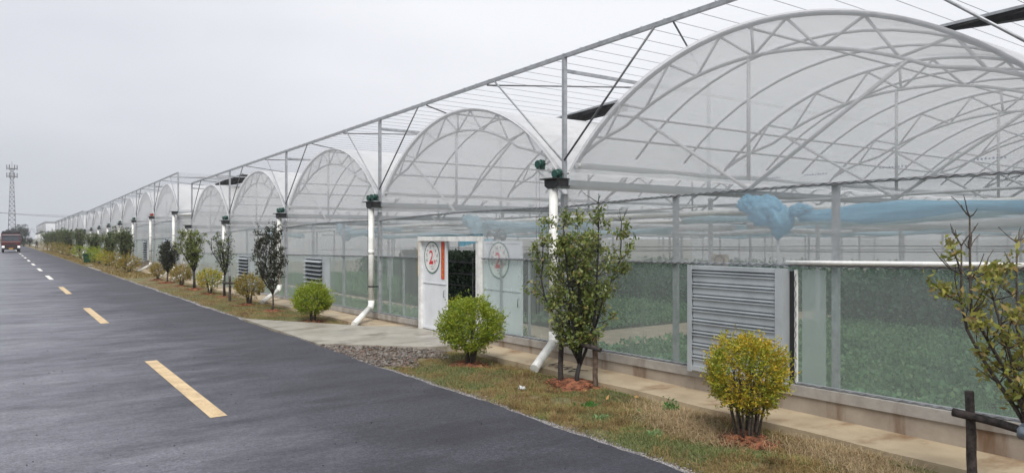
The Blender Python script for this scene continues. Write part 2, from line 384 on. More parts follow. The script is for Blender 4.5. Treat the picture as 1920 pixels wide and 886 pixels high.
tag(build(road, 'road', M['asphalt']), kind='structure')
for i in range(13):
    yc = 12.45 * (i + 1); mb = MB(); hw, hl = .105, 2.6
    k = 6
    for j in range(k):
        a, b = yc - hl + 2 * hl * j / k, yc - hl + 2 * hl * (j + 1) / k
        mb.quad((2.3 - hw, a, .004), (2.3 + hw, a, .004), (2.3 + hw, b, .004), (2.3 - hw, b, .004))
    tag(build(mb, 'lane_marking', M['line'] if i < 3 else M['line_white'], org=(2.3, yc, 0)), kind='structure')

def vz(x, y):
    t = min(1, max(0, (x - X_EDGE) / .5))
    return -.035 + .03 * t - .075 * min(1, max(0, (x - 7.42) / .2)) + .018 * math.sin(x * 5 + y * 1.7) * t + .015 * math.sin(y * 3.1 + x * 2) * t
verge = MB()
def strip(mb, y0, y1, dy, nx):
    ys_ = np.arange(y0, y1 + dy, dy); o = []
    for y in ys_:
        for k in range(nx + 1):
            x = X_EDGE - .15 + (X_PAVE + .1 - X_EDGE + .15) * k / nx
            o.append((x, y, vz(x, y)))
    f = [[i * (nx + 1) + k, i * (nx + 1) + k + 1, (i + 1) * (nx + 1) + k + 1, (i + 1) * (nx + 1) + k] for i in range(len(ys_) - 1) for k in range(nx)]
    mb.add(o, f, True)
strip(verge, -10, 48, .14, 18); strip(verge, 48.08, 300, 1.5, 4)
tag(build(verge, 'verge', M['earth']), kind='structure')

pave = MB()
edge = [(-10 + .5 * i, X_PAVE + .02 * math.sin(i * 1.3) + rnd.uniform(-.012, .012)) for i in range(117)]
for (a, xa), (b, xb) in zip(edge, edge[1:]):
    pave.quad((xa, a, .05), (XF + .1, a, .05), (XF + .1, b, .05), (xb, b, .05))
    pave.quad((xa, a, -.1), (xa, a, .05), (xb, b, .05), (xb, b, -.1))
pave.box(X_PAVE, XF + .1, 48.5, 280, -.1, .05)
tag(build(pave, 'pavement', M['pavement']), kind='structure')
apr = MB()
ap = [(5.60, 15.3), (7.25, 13.15), (XF + .3, 13.0), (XF + .3, 16.3), (7.62, 17.2), (6.75, 19.0), (5.60, 21.3)]
apr.add([(x, y, .07 if x > 7 else .02) for x, y in ap], [list(range(7))])
apr.add([(x, y, .07 if x > 7 else .02) for x, y in ap] + [(x, y, -.1) for x, y in ap], [[i, (i + 1) % 7, 7 + (i + 1) % 7, 7 + i] for i in range(7)])
tag(build(apr, 'driveway', M['apron']), kind='structure')
inp = MB(); inp.box(9.0, 40, 11.0, 13.4, -.1, .02); inp.box(10.2, 11.4, 13.4, 42, -.1, .016)
tag(build(inp, 'inner_path', M['path_in']), kind='structure')

def in_apron(x, y):
    t = (x - 5.6) / 2.0
    return (15.3 - 2.1 * min(1, t)) < y < (21.3 - 4.2 * min(1, t))

# ------------------------------------------------------------------ greenhouses
W = 8.0
def arch_z(s):          # s = offset from bay centre; outer arch height above datum
    Rr = 5.12
    return 5.22 - Rr + math.sqrt(max(0, Rr * Rr - s * s))
def inner_z(s):
    a = abs(s); d = .45 if a < 2.5 else .45 * max(0, (3.6 - a) / 1.1)
    return arch_z(s) - d
RAIL = 1.88; EAVE = 2.86; SILL = .33; BEAM = 5.64; GUT = 3.22

def greenhouse(label, Y0, nb, off, yref, depth, detail, first=0, slope=.0125, louvres=(), doors=(), extra=None, lights=None):
    """a multi-span film greenhouse: nb bays of 8 m from Y0, spans running away from the road"""
    def sh(y): return off - slope * (y - yref)
    g = thing('greenhouse', (XF, Y0, 0), label, 'greenhouse', 'arched film greenhouses beside the road')
    P = lambda i: Y0 + W * i
    Yend = P(nb)
    def pt(x, y, z): return (x, y, z + sh(y))
    # ---- plinth
    mb = MB()
    cuts = [(Y0 - .1, Yend + .1)]
    for d in doors:
        a, b = d; c = []
        for (p, q) in cuts:
            if p < a < q: c += [(p, a - .06), (b + .06, q)]
            else: c.append((p, q))
        cuts = c
    pl, cap = MB(), MB()
    for (a, b) in cuts:
        pl, cap = MB(), MB()
        k = max(1, int((b - a) / 2))
        for j in range(k):
            u, v = a + (b - a) * j / k, a + (b - a) * (j + 1) / k
            zt = lambda y: SILL + sh(y)
            for (mbx, x0, z0f, z1f) in ((pl, XF - .06, lambda y: -.1, lambda y: zt(y) - .13), (cap, XF - .085, lambda y: zt(y) - .13, lambda y: zt(y))):
                vv = [(x0, u, z0f(u)), (x0, v, z0f(v)), (x0, v, z1f(v)), (x0, u, z1f(u)), (XF + .12, u, z0f(u)), (XF + .12, v, z0f(v)), (XF + .12, v, z1f(v)), (XF + .12, u, z1f(u))]
                ff = [[0, 1, 2, 3], [7, 6, 5, 4], [3, 2, 6, 7]]
                if j == 0: ff.append([0, 3, 7, 4])
                if j == k - 1: ff.append([1, 5, 6, 2])
                mbx.add(vv, ff)
        if a < Y0: pl.box(XF + .12, XF + depth, Y0 - .06, Y0 + .06, -.1, SILL + sh(Y0))
        if b > Yend: pl.box(XF + .12, XF + depth, Yend - .06, Yend + .06, -.1, SILL + sh(Yend))
        o = build(pl, 'plinth', M['plinth'], g); build(cap, 'plinth_cap', M['plinth_cap'], o)
    # ---- per bay
    NA = 36 if detail > 1 else 22
    ss = [-4 + 8 * i / NA for i in range(NA + 1)]
    # arc over the valley gutter: the film comes down to the gutter line
    for b in range(nb):
        c = P(b) + W / 2; near = detail > 1
        # roof film
        nx = max(3, int(depth / 1.333)) if near else 4
        rr = random.Random(b * 7 + int(Y0))
        ph = [rr.uniform(0, 6) for _ in range(4)]
        def rf(u, v):
            s = -3.86 + 7.72 * v; x = XF - .03 + (depth + .03) * u
            z = arch_z(s) + .03
            sag = (.020 * math.sin(x * 4.7 + ph[0]) + .012 * math.sin(x * 9.1 + s + ph[1])) * (abs(s) / 4) ** 1.5 if near else 0
            return pt(x, c + s, z + sag)
        mb = MB(); mb.grid(rf, nx * 3 if near else nx, NA)
        build(mb, 'roof_film', M['roof_film'], g)
        # gable film above the eave rail
        mb = MB(); zr = lambda s: EAVE + .05 * (1 - (s / 4) ** 2)
        vs, fs = [], []
        for s in ss:
            s2 = s * .985
            vs += [pt(XF, c + s2, zr(s2)), pt(XF, c + s2, (zr(s2) + max(zr(s2) + .02, arch_z(s2))) / 2), pt(XF, c + s2, max(zr(s2) + .02, arch_z(s2)))]
        for i in range(NA):
            for k in range(2): fs.append([i * 3 + k, (i + 1) * 3 + k, (i + 1) * 3 + k + 1, i * 3 + k + 1])
        mb.add(vs, fs); build(mb, 'gable_film', M['gable_film'], g)
        # wall films
        holes = [d for d in doors if P(b) < d[0] < P(b + 1)]
        segs = [(P(b) + .05, P(b + 1) - .05)]
        if holes:
            d0, d1 = holes[0]; segs = [(P(b) + .05, d0 - .05), (d1 + .05, P(b + 1) - .05)]
        for nm, mt, z0, z1 in (('upper_wall_film', 'upper_film', RAIL, None), ('lower_wall_film', 'lower_film', SILL, RAIL)):
            for (a, e_) in segs:
                mb = MB(); k = 6
                def zf(y, t, z0=z0, z1=z1):
                    zt = zr(y - c) if z1 is None else z1
                    return z0 + (zt - z0) * t
                mb.grid(lambda u, v: pt(XF, a + (e_ - a) * u, zf(a + (e_ - a) * u, v)), k, 3)
                build(mb, nm, M[mt], g)
            if holes and z1 is None:
                mb = MB(); mb.grid(lambda u, v: pt(XF, d0 - .05 + (d1 - d0 + .1) * u, 2.42 + (zr(d0 + (d1 - d0) * u - c) - 2.42) * v), 4, 1)
                build(mb, nm, M[mt], g)
        # lock rails with wiggle wire
        for nm, zf in (('eave_rail', lambda y: zr(y - c)), ('mid_rail', lambda y: RAIL), ('sill_rail', lambda y: SILL + .015)):
            sg = [(P(b) + .05, P(b + 1) - .05)] if nm == 'eave_rail' else segs
            for a, e_ in sg:
                mb = MB(); k = 8
                pts = [pt(XF - .012, a + (e_ - a) * i / k, zf(a + (e_ - a) * i / k)) for i in range(k + 1)]
                mb.tube(pts, .018 if near else .022, sq=True)
                o = build(mb, nm, M['steel'], g)
                if near and b < 4:
                    mb = MB(); k = int((e_ - a) / .07)
                    pts = [pt(XF - .036 - .004 * (i % 2), a + (e_ - a) * i / k, zf(a + (e_ - a) * i / k) + (.013 if i % 2 else -.013)) for i in range(k + 1)]
                    mb.tube(pts, .0055, 4)
                    build(mb, 'wiggle_wire', M['steel_dark'], o)
        # mullions
        for k in (1, 2):
            y = P(b) + W * k / 3 + (.02 if k == 1 else 0)
            if holes: continue
            mb = MB(); mb.box(XF + .02, XF + .08, y - .042, y + .042, 0, 1)
            mb.v = [(x, yy, SILL + sh(y) if z < .5 else EAVE + .03 + sh(y)) for x, yy, z in mb.v]
            build(mb, 'mullion', M['steel'], g)
        # trusses
        rows = range(0, int(depth / 4) + 1) if near else (0, 1, 2)
        for r in rows:
            x = XF + .06 + 4 * r; mb = MB(); rad = .034 if r == 0 else .026
            q = 6 if r < 3 else 4
            mb.tube([pt(x, c + s, arch_z(s)) for s in ss if abs(s) <= 3.9], rad, q)
            if near or r == 0:
                si = [s for s in ss if abs(s) <= 3.6]
                mb.tube([pt(x, c + s, inner_z(s)) for s in si], .026, q)
                if r < 6:
                    zz = [3.45, 2.95, 2.55, 2.0, 1.5, .92, .5, -.08, -.6, -1.09, -1.68, -2.1, -2.7, -3.02]
                    pl_ = [pt(x, c + s, arch_z(s) - .02 if i % 2 == 0 else inner_z(s) + .0) for i, s in enumerate(zz)]
                    for a, b_ in zip(pl_, pl_[1:]): mb.tube([a, b_], .020, 5)
                    mb.tube([pt(x, c - .05, arch_z(0)), pt(x, c - .08, inner_z(0))], .022, 5)
                mb.tube([pt(x, c, inner_z(0)), pt(x, c, 3.05)], .028, q)
                if r < 6:
                    for sg_ in (-1, 1):
                        mb.tube([pt(x, c, 2.92), pt(x, c + sg_ * 2.2, inner_z(2.2))], .026, q)
                if r > 0: mb.tube([pt(x, P(b) + .1, 2.98), pt(x, P(b + 1) - .1, 2.98)], .026, 4)
            build(mb, 'roof_truss', M['steel_in'], g)
        # hoops between the trusses and purlins along the span
        if near:
            nh = 10 if b > 0 else 8
            if nb > 5 and b == 0: nh = 2
            hx = [XF + .06 + 4 * (i // 2) + 4 / 3 * (1 + i % 2) for i in range(2 * nh)]
            for x in hx:
                mb = MB(); mb.tube([pt(x, c + s, arch_z(s)) for s in ss[::2] if abs(s) <= 3.9], .022, 5)
                build(mb, 'roof_hoop', M['steel_in'], g)
        for s in ((-3.2, -2.75, 0, 2.75, 3.2) if near else (0,)):
            mb = MB(); mb.tube([pt(XF + .06, c + s, arch_z(s) - .04), pt(XF + depth, c + s, arch_z(s) - .04)], .020, 4)
            build(mb, 'purlin', M['steel_in'], g)
    # ---- per post line
    for i in range(nb + 1):
        y = P(i); z_ = sh(y)
        mb = MB(); mb.box(XF - .05, XF + .05, y - .05, y + .05, SILL + z_ - .02, GUT - .12 + z_)
        build(mb, 'post', M['steel'], g)
        # gutter: folded trough, open at the top
        mb = MB()
        prof = [(-.17, .13), (-.165, .03), (-.07, -.02), (.07, -.02), (.165, .03), (.17, .13), (.155, .13), (.15, .04), (.065, -.008), (-.065, -.008), (-.15, .04), (-.155, .13)]
        L = len(prof); vs = [(x, y + a, GUT + z_ + b_) for x in (XF - .30, XF + depth) for a, b_ in prof]
        mb.add(vs, [[k, (k + 1) % L, L + (k + 1) % L, L + k] for k in range(L)] + [list(range(L))])
        gt = build(mb, 'gutter', M['gutter'], g)
        mb = MB(); mb.box(XF - .42, XF - .04, y - .20, y + .21, GUT + z_ + .131, GUT + z_ + .155)
        vs = [(xx, y + a, GUT + z_ + b_) for xx in (XF - .33, XF - .302) for a, b_ in ((-.185, .13), (-.175, .02), (-.08, -.035), (.08, -.035), (.175, .02), (.185, .13))]
        mb.add(vs, [[5, 4, 3, 2, 1, 0], [6, 7, 8, 9, 10, 11]] + [[k, (k + 1) % 6, 6 + (k + 1) % 6, 6 + k] for k in range(6)])
        mb.box(XF - .30, XF - .06, y - .19, y - .172, GUT + z_ - .0, GUT + z_ + .13)
        build(mb, 'gutter_end', M['black'], gt)
        # downpipe
        if detail > 0 or i % 1 == 0:
            xp = XF - .25; mb = MB()
            zb = .42 if off < .3 else .45
            ex, ey = (.86, .55) if i < 3 else (.86, .85)
            mb.tube([(xp, y + .01, GUT + z_ - .036), (xp, y + .01, zb + .16)], .08, 14)
            mb.tube([(xp, y + .01, zb + .17), (xp, y + .01, zb + .06), (xp - .03, y - .02, zb), (xp - .09, y - .06, zb - .045)], .086, 14)
            mb.tube([(xp - .08, y - .05, zb - .04), (xp - ex, y - ey, .075)], .08, 14)
            mb.tube([(xp, y + .01, 1.95 + z_), (xp, y + .01, 2.06 + z_)], .085, 14)
            dp = build(mb, 'downpipe', M['pvc'], g)
            mb = MB(); mb.tube([(xp, y + .01, 1.05 + z_), (xp, y + .01, 1.09 + z_)], .086, 14); mb.box(xp + .04, XF - .04, y - .01, y + .01, 1.05 + z_, 1.08 + z_)
            build(mb, 'pipe_clip', M['black'], dp)
        # roll-up winches at the gutter end
        wz = GUT + z_ + .27
        red = (extra == 'red' and i == 1)
        pos = [(XF - .2, y - .02, wz), (XF - .2, y + .26, wz)]
        if detail > 1 and i == 2 - 0 and Y0 < 0: pos = [(XF - .2, y + .0, wz - .03), (XF - .12, y + .62, wz + .2)]
        if i > 0 and not (detail > 1 and i == nb):
            for k, (wx, wy, wz2) in enumerate(pos):
                mb = MB(); mb.disc((wx, wy, wz2), (1, .15, 0), .075, .09, 18); mb.disc((wx + .07, wy + .005, wz2 + .03), (1, .15, 0), .065, .07, 16)
                mb.box(wx - .03, wx + .12, wy - .035, wy + .035, wz2 - .09, wz2 + .02)
                w_ = build(mb, 'winch', M['motor_red'] if red and k == 0 else M['motor'], g)
                mb = MB(); mb.tube([(wx + .1, wy, wz2 + .02), (XF + .1, wy, wz2 + .02)], .014, 6)
                build(mb, 'shaft', M['steel_dark'], w_)
                if detail > 1:
                    mb = MB()
                    for dy in (-.05, .05): mb.tube([(wx - .03, wy + dy, wz2 - .05), (wx - .03, wy + dy * .9, .85)], .0045, 4)
                    build(mb, 'chain', M['steel_dark'], w_)
        if detail > 1:
            # rolled vent film along the gutter
            for sgn in (-1, 1):
                if not (0 < i < nb): continue
                rr = random.Random(i * 3 + sgn); mb = MB(); pts = []; rs = []
                for k in range(40):
                    x = XF - .05 + (depth * .8) * k / 39
                    pts.append((x, y + sgn * .42 + rr.uniform(-.015, .015), GUT + z_ + .36 + rr.uniform(-.015, .015))); rs.append(.045 + rr.uniform(-.012, .015))
                mb.tube(pts, rs, 7); build(mb, 'film_roll', M['white_curtain'], g)
            # inner posts
            for r in range(1, int(depth / 4) + 1):
                x = XF + 4 * r + .06; mb = MB(); mb.box(x - .036, x + .036, y - .036, y + .036, 0, GUT - .08 + z_)
                build(mb, 'inner_post', M['steel_in'], g)
        # outer shade frame
        zt = BEAM + z_
        mb = MB(); mb.box(XF - .035, XF + .035, y - .035, y + .035, GUT + z_ + .0, zt - .03); build(mb, 'shade_post', M['steel'], g)
        for sgn in (-1, 1):
            if (i == 0 and sgn < 0) or (i == nb and sgn > 0): continue
            y2 = y + sgn * 2.3
            mb = MB(); mb.tube([(XF - .03, y + sgn * .03, 3.72 + z_), (XF - .03, y2, BEAM - .03 + sh(y2))], .019, 6)
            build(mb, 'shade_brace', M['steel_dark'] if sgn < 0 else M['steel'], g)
            y3 = y + sgn * 2.65
            mb = MB(); mb.tube([(XF + .02, y3, BEAM - .05 + sh(y3)), (XF + 4.0, y + sgn * .05, BEAM - .12 + z_)], .017, 6)
            build(mb, 'plan_brace', M['steel_dark'], g)
        mb = MB(); mb.tube([(XF + .04, y, BEAM - .27 + z_), (XF + (12 if detail > 1 else 6), y, BEAM - .27 + z_)], .028, sq=True); build(mb, 'shade_strut', M['steel'], g)
        mb = MB(); mb.box(XF + 3.97, XF + 4.03, y - .03, y + .03, GUT + z_, zt - .02); build(mb, 'shade_post', M['steel'], g)
    mb = MB(); k = 12
    mb.tube([(XF, Y0 + (Yend - Y0) * i / k, BEAM + sh(Y0 + (Yend - Y0) * i / k)) for i in range(k + 1)], .034, sq=True)
    bm_ = build(mb, 'shade_beam', M['steel'], g)
    nw = min(98, int((Yend - Y0) / .5))
    for i in range(1, nw):
        y = Y0 + (Yend - Y0) * i / nw
        L = 36 if detail > 1 else 10
        mb = MB(); mb.tube([(XF - .05, y, BEAM + .042 + sh(y)), (XF + L * .5, y, BEAM - .02 + sh(y)), (XF + L, y, BEAM + .03 + sh(y))], .0055 if detail > 1 else .006, 3, False)
        build(mb, 'shade_wire', M['steel'], g)
    # ---- end walls (curved-roof spans seen from the side): film below the last arch, on both ends
    for yy in (Y0, Yend):
        mb = MB(); mb.grid(lambda u, v: (XF + .02 + (depth) * u, yy, SILL + sh(yy) + (GUT + .05 - SILL) * v), 6, 3)
        build(mb, 'end_wall_film', M['white_curtain'] if detail < 2 else M['upper_film'], g)
    mb = MB(); mb.grid(lambda u, v: (XF + depth, Y0 + (Yend - Y0) * u, SILL + sh(Y0 + (Yend - Y0) * u) + (GUT + 1.4 - SILL) * v), nb * 2, 2)
    build(mb, 'back_wall_film', M['white_curtain'], g)
    # ---- shutters
    for lv in louvres:
        ya, yb, z0, z1, opened = lv
        z0 += sh(ya); z1 += sh(ya); xo = XF - .2
        t = .055
        mb = MB()
        mb.box(xo, XF + .04, ya, ya + t, z0, z1); mb.box(xo, XF + .04, yb - t, yb, z0, z1)
        mb.box(xo, XF + .04, ya + t, yb - t, z1 - t, z1); mb.box(xo, XF + .04, ya + t, yb - t, z0, z0 + t * 1.2)
        mb.box(XF - .03, XF + .02, ya + t, yb - t, z0 + t, z1 - t)
        mb.box(xo - .012, xo, ya - .02, ya + t + .03, z0 - .02, z1 + .012); mb.box(xo - .012, xo, yb - t - .01, yb + .015, z0 - .02, z1 + .012)
        lo = build(mb, 'shutter', M['louvre'], g)
        nsl = 8; hh = (z1 - z0 - 2.2 * t) / nsl
        for k in range(nsl):
            zb = z0 + 1.2 * t + hh * k; mb = MB(); y0_, y1_ = ya + t + .035, yb - t - .015
            if not opened:
                # pressed blade: flat, then two rolled ribs, then a lip over the blade below
                pr = [(-.012, 0), (.018, .0), (.016, .46), (.040, .54), (.040, .59), (.006, .64), (.008, .70), (.040, .77), (.040, .82), (.004, .88), (-.012, .99)]
                vs = [(xo + .035 - a, yy, zb + hh * b_) for yy in (y0_, y1_) for a, b_ in pr]
                L = len(pr); mb.add(vs, [[j, j + 1, L + j + 1, L + j] for j in range(L - 1)])
            else:
                vs = [(xo + .12, y0_, zb + hh * .95), (xo + .12, y1_, zb + hh * .95), (xo - .10, y1_, zb + hh * .35), (xo - .10, y0_, zb + hh * .35)]
                vs += [(a, b_, c_ - .008) for a, b_, c_ in vs]
                mb.add(vs, [[0, 1, 2, 3], [4, 7, 6, 5], [3, 2, 6, 7], [0, 3, 7, 4], [1, 5, 6, 2]])
            build(mb, 'shutter_blade', M['louvre'], lo)
        if near_handle(ya):
            mb = MB(); mb.tube([(xo + .10, ya - .012, z0 + .42), (xo + .03, ya - .03, z0 + .42), (xo + .03, ya - .03, z0 + .50), (xo + .10, ya - .012, z0 + .50)], .010, 6)
            build(mb, 'shutter_latch', M['pvc'], lo)
    return g, sh
def near_handle(y): return y < 7

DOOR = (13.32, 16.08)
G1, sh1 = greenhouse('nearest greenhouse block, with the numbered white door and largest arches', -5.52, 6, 0.0, 10.5, 40, 2,
    louvres=[(5.78, 7.34, .30, 1.83, False), (22.2, 23.9, .62, 1.80, True), (30.6, 32.2, .62, 1.80, True)], doors=[DOOR])
G2, sh2 = greenhouse('second greenhouse block past the gap, raised on a tall plinth', 46.2, 7, .45, 46.2, 22, 1,
    louvres=[(47.9, 49.5, .40, 1.80, True), (55.9, 57.5, .40, 1.80, True), (63.4, 65.0, .4, 1.80, True)], extra='red')
G3, sh3 = greenhouse('third greenhouse block behind the far row of verge trees', 106.2, 7, .0, 106.2, 20, 0, slope=.006)
G4, sh4 = greenhouse('farthest greenhouse block, its white end wall left of the others', 200, 6, .37, 200, 20, 0, slope=.008)

# shear below Y<10.5 is kept level: the near posts follow the same slope, which is small
# ---- door of the nearest block
g = G1; zd = sh1(14.7); ztop = 2.38 + zd
mb = MB(); mb.box(XF - .10, XF + .06, DOOR[0], DOOR[1], ztop - .11, ztop)
mb.box(XF - .08, XF + .06, DOOR[0], DOOR[0] + .11, .05, ztop - .111); mb.box(XF - .08, XF + .06, DOOR[1] - .11, DOOR[1], .05, ztop - .111)
build(mb, 'door_frame', M['white_frame'], g)
mb = MB(); mb.box(XF - .03, XF + .0, DOOR[1] + .04, DOOR[1] + .12, 1.35, 2.2); build(mb, 'yellow_strip', M['yellow_paint'], g)

def text_mesh(body, size, parent, M4, mat_, name, bold=.0):
    cu = bpy.data.curves.new('txt', 'FONT'); cu.body = body; cu.size = size; cu.align_x = 'CENTER'; cu.align_y = 'CENTER'; cu.extrude = .001; cu.offset = bold
    ob = bpy.data.objects.new('txt', cu); COL.objects.link(ob)
    dg = bpy.context.evaluated_depsgraph_get(); dg.update()
    me = bpy.data.meshes.new_from_object(ob.evaluated_get(dg)); bpy.data.objects.remove(ob); bpy.data.curves.remove(cu)
    o0 = root_org(parent)
    me.transform(Matrix.Translation(-o0) @ M4); me.materials.clear(); me.materials.append(mat_)
    o = bpy.data.objects.new(name, me); finish(o, parent); return o
def face_x(x, y, z):      # letters facing -X (the road), reading towards -Y
    return Matrix(((0, 0, -1, x), (-1, 0, 0, y), (0, 1, 0, z), (0, 0, 0, 1)))
def door_leaf(y0, y1, x, z0, z1, lab=None, banner=True):
    mb = MB(); t = .035
    mb.box(x, x + t, y0, y1, z0, z1)
    mb.box(x - .008, x, y0, y0 + .05, z0, z1); mb.box(x - .008, x, y1 - .05, y1, z0, z1)
    zm = z0 + (z1 - z0) * .53
    mb.box(x - .010, x, y0 + .05, y1 - .05, zm - .03, zm); mb.box(x - .010, x, y0 + .05, y1 - .05, z0, z0 + .06); mb.box(x - .010, x, y0 + .05, y1 - .05, z1 - .05, z1)
    d = build(mb, 'door', M['white_panel'], g)
    if lab: d['label'] = lab
    mb = MB(); mb.box(x - .011, x - .0005, y0 + .0, y1, zm - .040, zm - .031); build(mb, 'rail_shade_strip', M['steel_dark'], d)  # thin dark strip, painted as the shade line under the mid rail
    mb = MB(); mb.tube([(x - .012, y0 + .07, zm - .16), (x - .05, y0 + .07, zm - .16), (x - .05, y0 + .07, zm - .32), (x - .012, y0 + .07, zm - .32)], .009, 6); build(mb, 'handle', M['steel_dark'], d)
    cy_, cz = (y0 + y1) / 2 + .12, zm + .60
    rO, rI = .385, .360
    mb = MB(); N = 40
    vs = [(x - .0125, cy_ + r * math.cos(a), cz + r * math.sin(a) * 1.0) for r in (rO, rI) for a in [2 * math.pi * i / N for i in range(N)]]
    mb.add(vs, [[i, (i + 1) % N, N + (i + 1) % N, N + i] for i in range(N)])
    bd = build(mb, 'number_badge', M['green_print'], d)
    mb = MB(); mb.add([(x - .011, cy_ + rI * math.cos(a), cz + rI * math.sin(a)) for a in [2 * math.pi * i / N for i in range(N)]], [list(range(N))])
    build(mb, 'badge_face', M['white_frame'], bd)
    text_mesh('2', .42, bd, face_x(x - .014, cy_ + .03, cz - .0), M['red_print'], 'number', .002)
    text_mesh('\u53f7', .11, bd, face_x(x - .014, cy_ - .15, cz - .11), M['red_print'], 'small_character')
    mb = MB(); mb.box(x - .0145, x - .013, cy_ - .06, cy_ + .13, cz - .165, cz - .115); build(mb, 'number_foot', M['red_print'], bd)
    # ring of small printed strokes
    rr = random.Random(5); mb = MB()
    for k in range(8):
        a = R(200 - 220 * k / 7); px_, pz_ = cy_ + .265 * -math.cos(a) * -1, cz + .265 * math.sin(a)
        for q in range(5):
            dy, dz = rr.uniform(-.03, .03), rr.uniform(-.03, .03)
            if q % 2: mb.box(x - .0135, x - .0125, px_ + dy - .026, px_ + dy + .026, pz_ + dz - .004, pz_ + dz + .004)
            else: mb.box(x - .0135, x - .0125, px_ + dy - .004, px_ + dy + .004, pz_ + dz - .026, pz_ + dz + .026)
    for q in range(9):
        dy, dz = rr.uniform(-.05, .05), rr.uniform(-.04, .04)
        mb.box(x - .0135, x - .0125, cy_ + dy - .03, cy_ + dy + .03, cz - .25 + dz - .004, cz - .25 + dz + .004)
    build(mb, 'badge_lettering', M['grey_print'], bd)
    if banner:
        by = y0 + .17
        mb = MB(); mb.box(x - .0125, x - .011, by - .075, by + .075, zm + .10, zm + .98)
        bn = build(mb, 'red_banner', M['red_paper'], d)
        mb = MB()
        for k in range(7):
            zc = zm + .20 + .105 * k
            for q in range(7):
                dy, dz = rr.uniform(-.03, .03), rr.uniform(-.03, .03)
                if q % 2: mb.box(x - .0145, x - .0135, by + dy - .028, by + dy + .028, zc + dz - .006, zc + dz + .006)
                else: mb.box(x - .0145, x - .0135, by + dy - .006, by + dy + .006, zc + dz - .028, zc + dz + .028)
        build(mb, 'banner_lettering', M['gold_print'], bn)
    return d
door_leaf(14.82, 15.97, XF + .0, .09, ztop - .10, 'closed white door leaf with badge and red banner')
door_leaf(11.90, 13.28, XF + .05, .09, ztop - .10, 'white door leaf slid open behind the film', banner=False)

# blue curtain edge above the doorway, lock rail beside the shutter, film pleats by the door, pipe across the gap
mb = MB(); mb.grid(lambda u, v: (XF + .35 + .04 * math.sin(u * 40), 13.4 + 1.5 * u, ztop - .06 - .14 * v - .03 * math.sin(u * 9) * v), 40, 3); build(mb, 'blue_valance', M['blue_curtain'], g)
mb = MB(); mb.box(XF - .03, XF - .004, 5.66, 5.70, SILL, RAIL); o = build(mb, 'vertical_rail', M['white_frame'], g)
mb = MB(); mb.tube([(XF - .04, 5.68 + (.013 if i % 2 else -.013), SILL + .05 + (RAIL - SILL - .1) * i / 22) for i in range(23)], .0055, 4); build(mb, 'wiggle_wire', M['steel_dark'], o)
mb = MB(); mb.box(XF - .02, XF + .01, 5.71, 5.775, SILL, RAIL - .02); build(mb, 'gap_shade_strip', M['black'], g)  # solid black strip stands in for the shade inside the gap beside the shutter
mb = MB(); mb.box(XF + .02, XF + .05, 5.3, 5.62, SILL, RAIL); build(mb, 'sealing_strip', M['upper_film'], g)
for yy, w_ in ((11.62, .04), (17.1, .06), (17.9, .05), (12.6, .05)):
    mb = MB(); mb.box(XF + .015, XF + .05, yy - w_ / 2, yy + w_ / 2, SILL + zd, RAIL + zd); build(mb, 'film_stud', M['steel'], g)
t = thing('drain_pipe', (XF - .2, 44.5, 3.6), 'white pipe bridging the gap between the two nearest greenhouse blocks', 'pipe')
mb = MB(); mb.tube([(XF - .05, 46.1, 3.62), (XF + .1, 42.6, 3.58)], .07, 10); build(mb, 'cross_pipe', M['pvc'], t)
# foam tube along the mid rail
mb = MB(); mb.tube([(XF - .055, -3.0 + i * .8, RAIL + .04 + sh1(-3 + i * .8) + .006 * math.sin(i)) for i in range(12)], .028, 8)
build(mb, 'foam_tube', M['foam'], G1)
# a slim inner pipe under the first curtain knot
mb = MB(); mb.tube([(XF + .55, 6.35, 1.2), (XF + .55, 6.35, 2.6)], .022, 6); build(mb, 'inner_pipe', M['steel_in'], G1)
# printed marks on the gable film
for px_, py_ in ((1530, 327), (1675, 313), (1857, 297), (1445, 334)):
    x = XF + 3.0; y = y_at(px_, x); d_ = y * CY + x * SY; z = EYE + (445 - py_) / FPX * d_
    mb = MB()
    for k in range(9): mb.box(x, x + .002, y - .2 + .05 * k, y - .2 + .05 * k + .025, z - .011, z + .011 + .008 * (k % 2))
    # marks belong to the printed inner film strip
    build(mb, 'printed_mark', M['blue_mark'], G1)

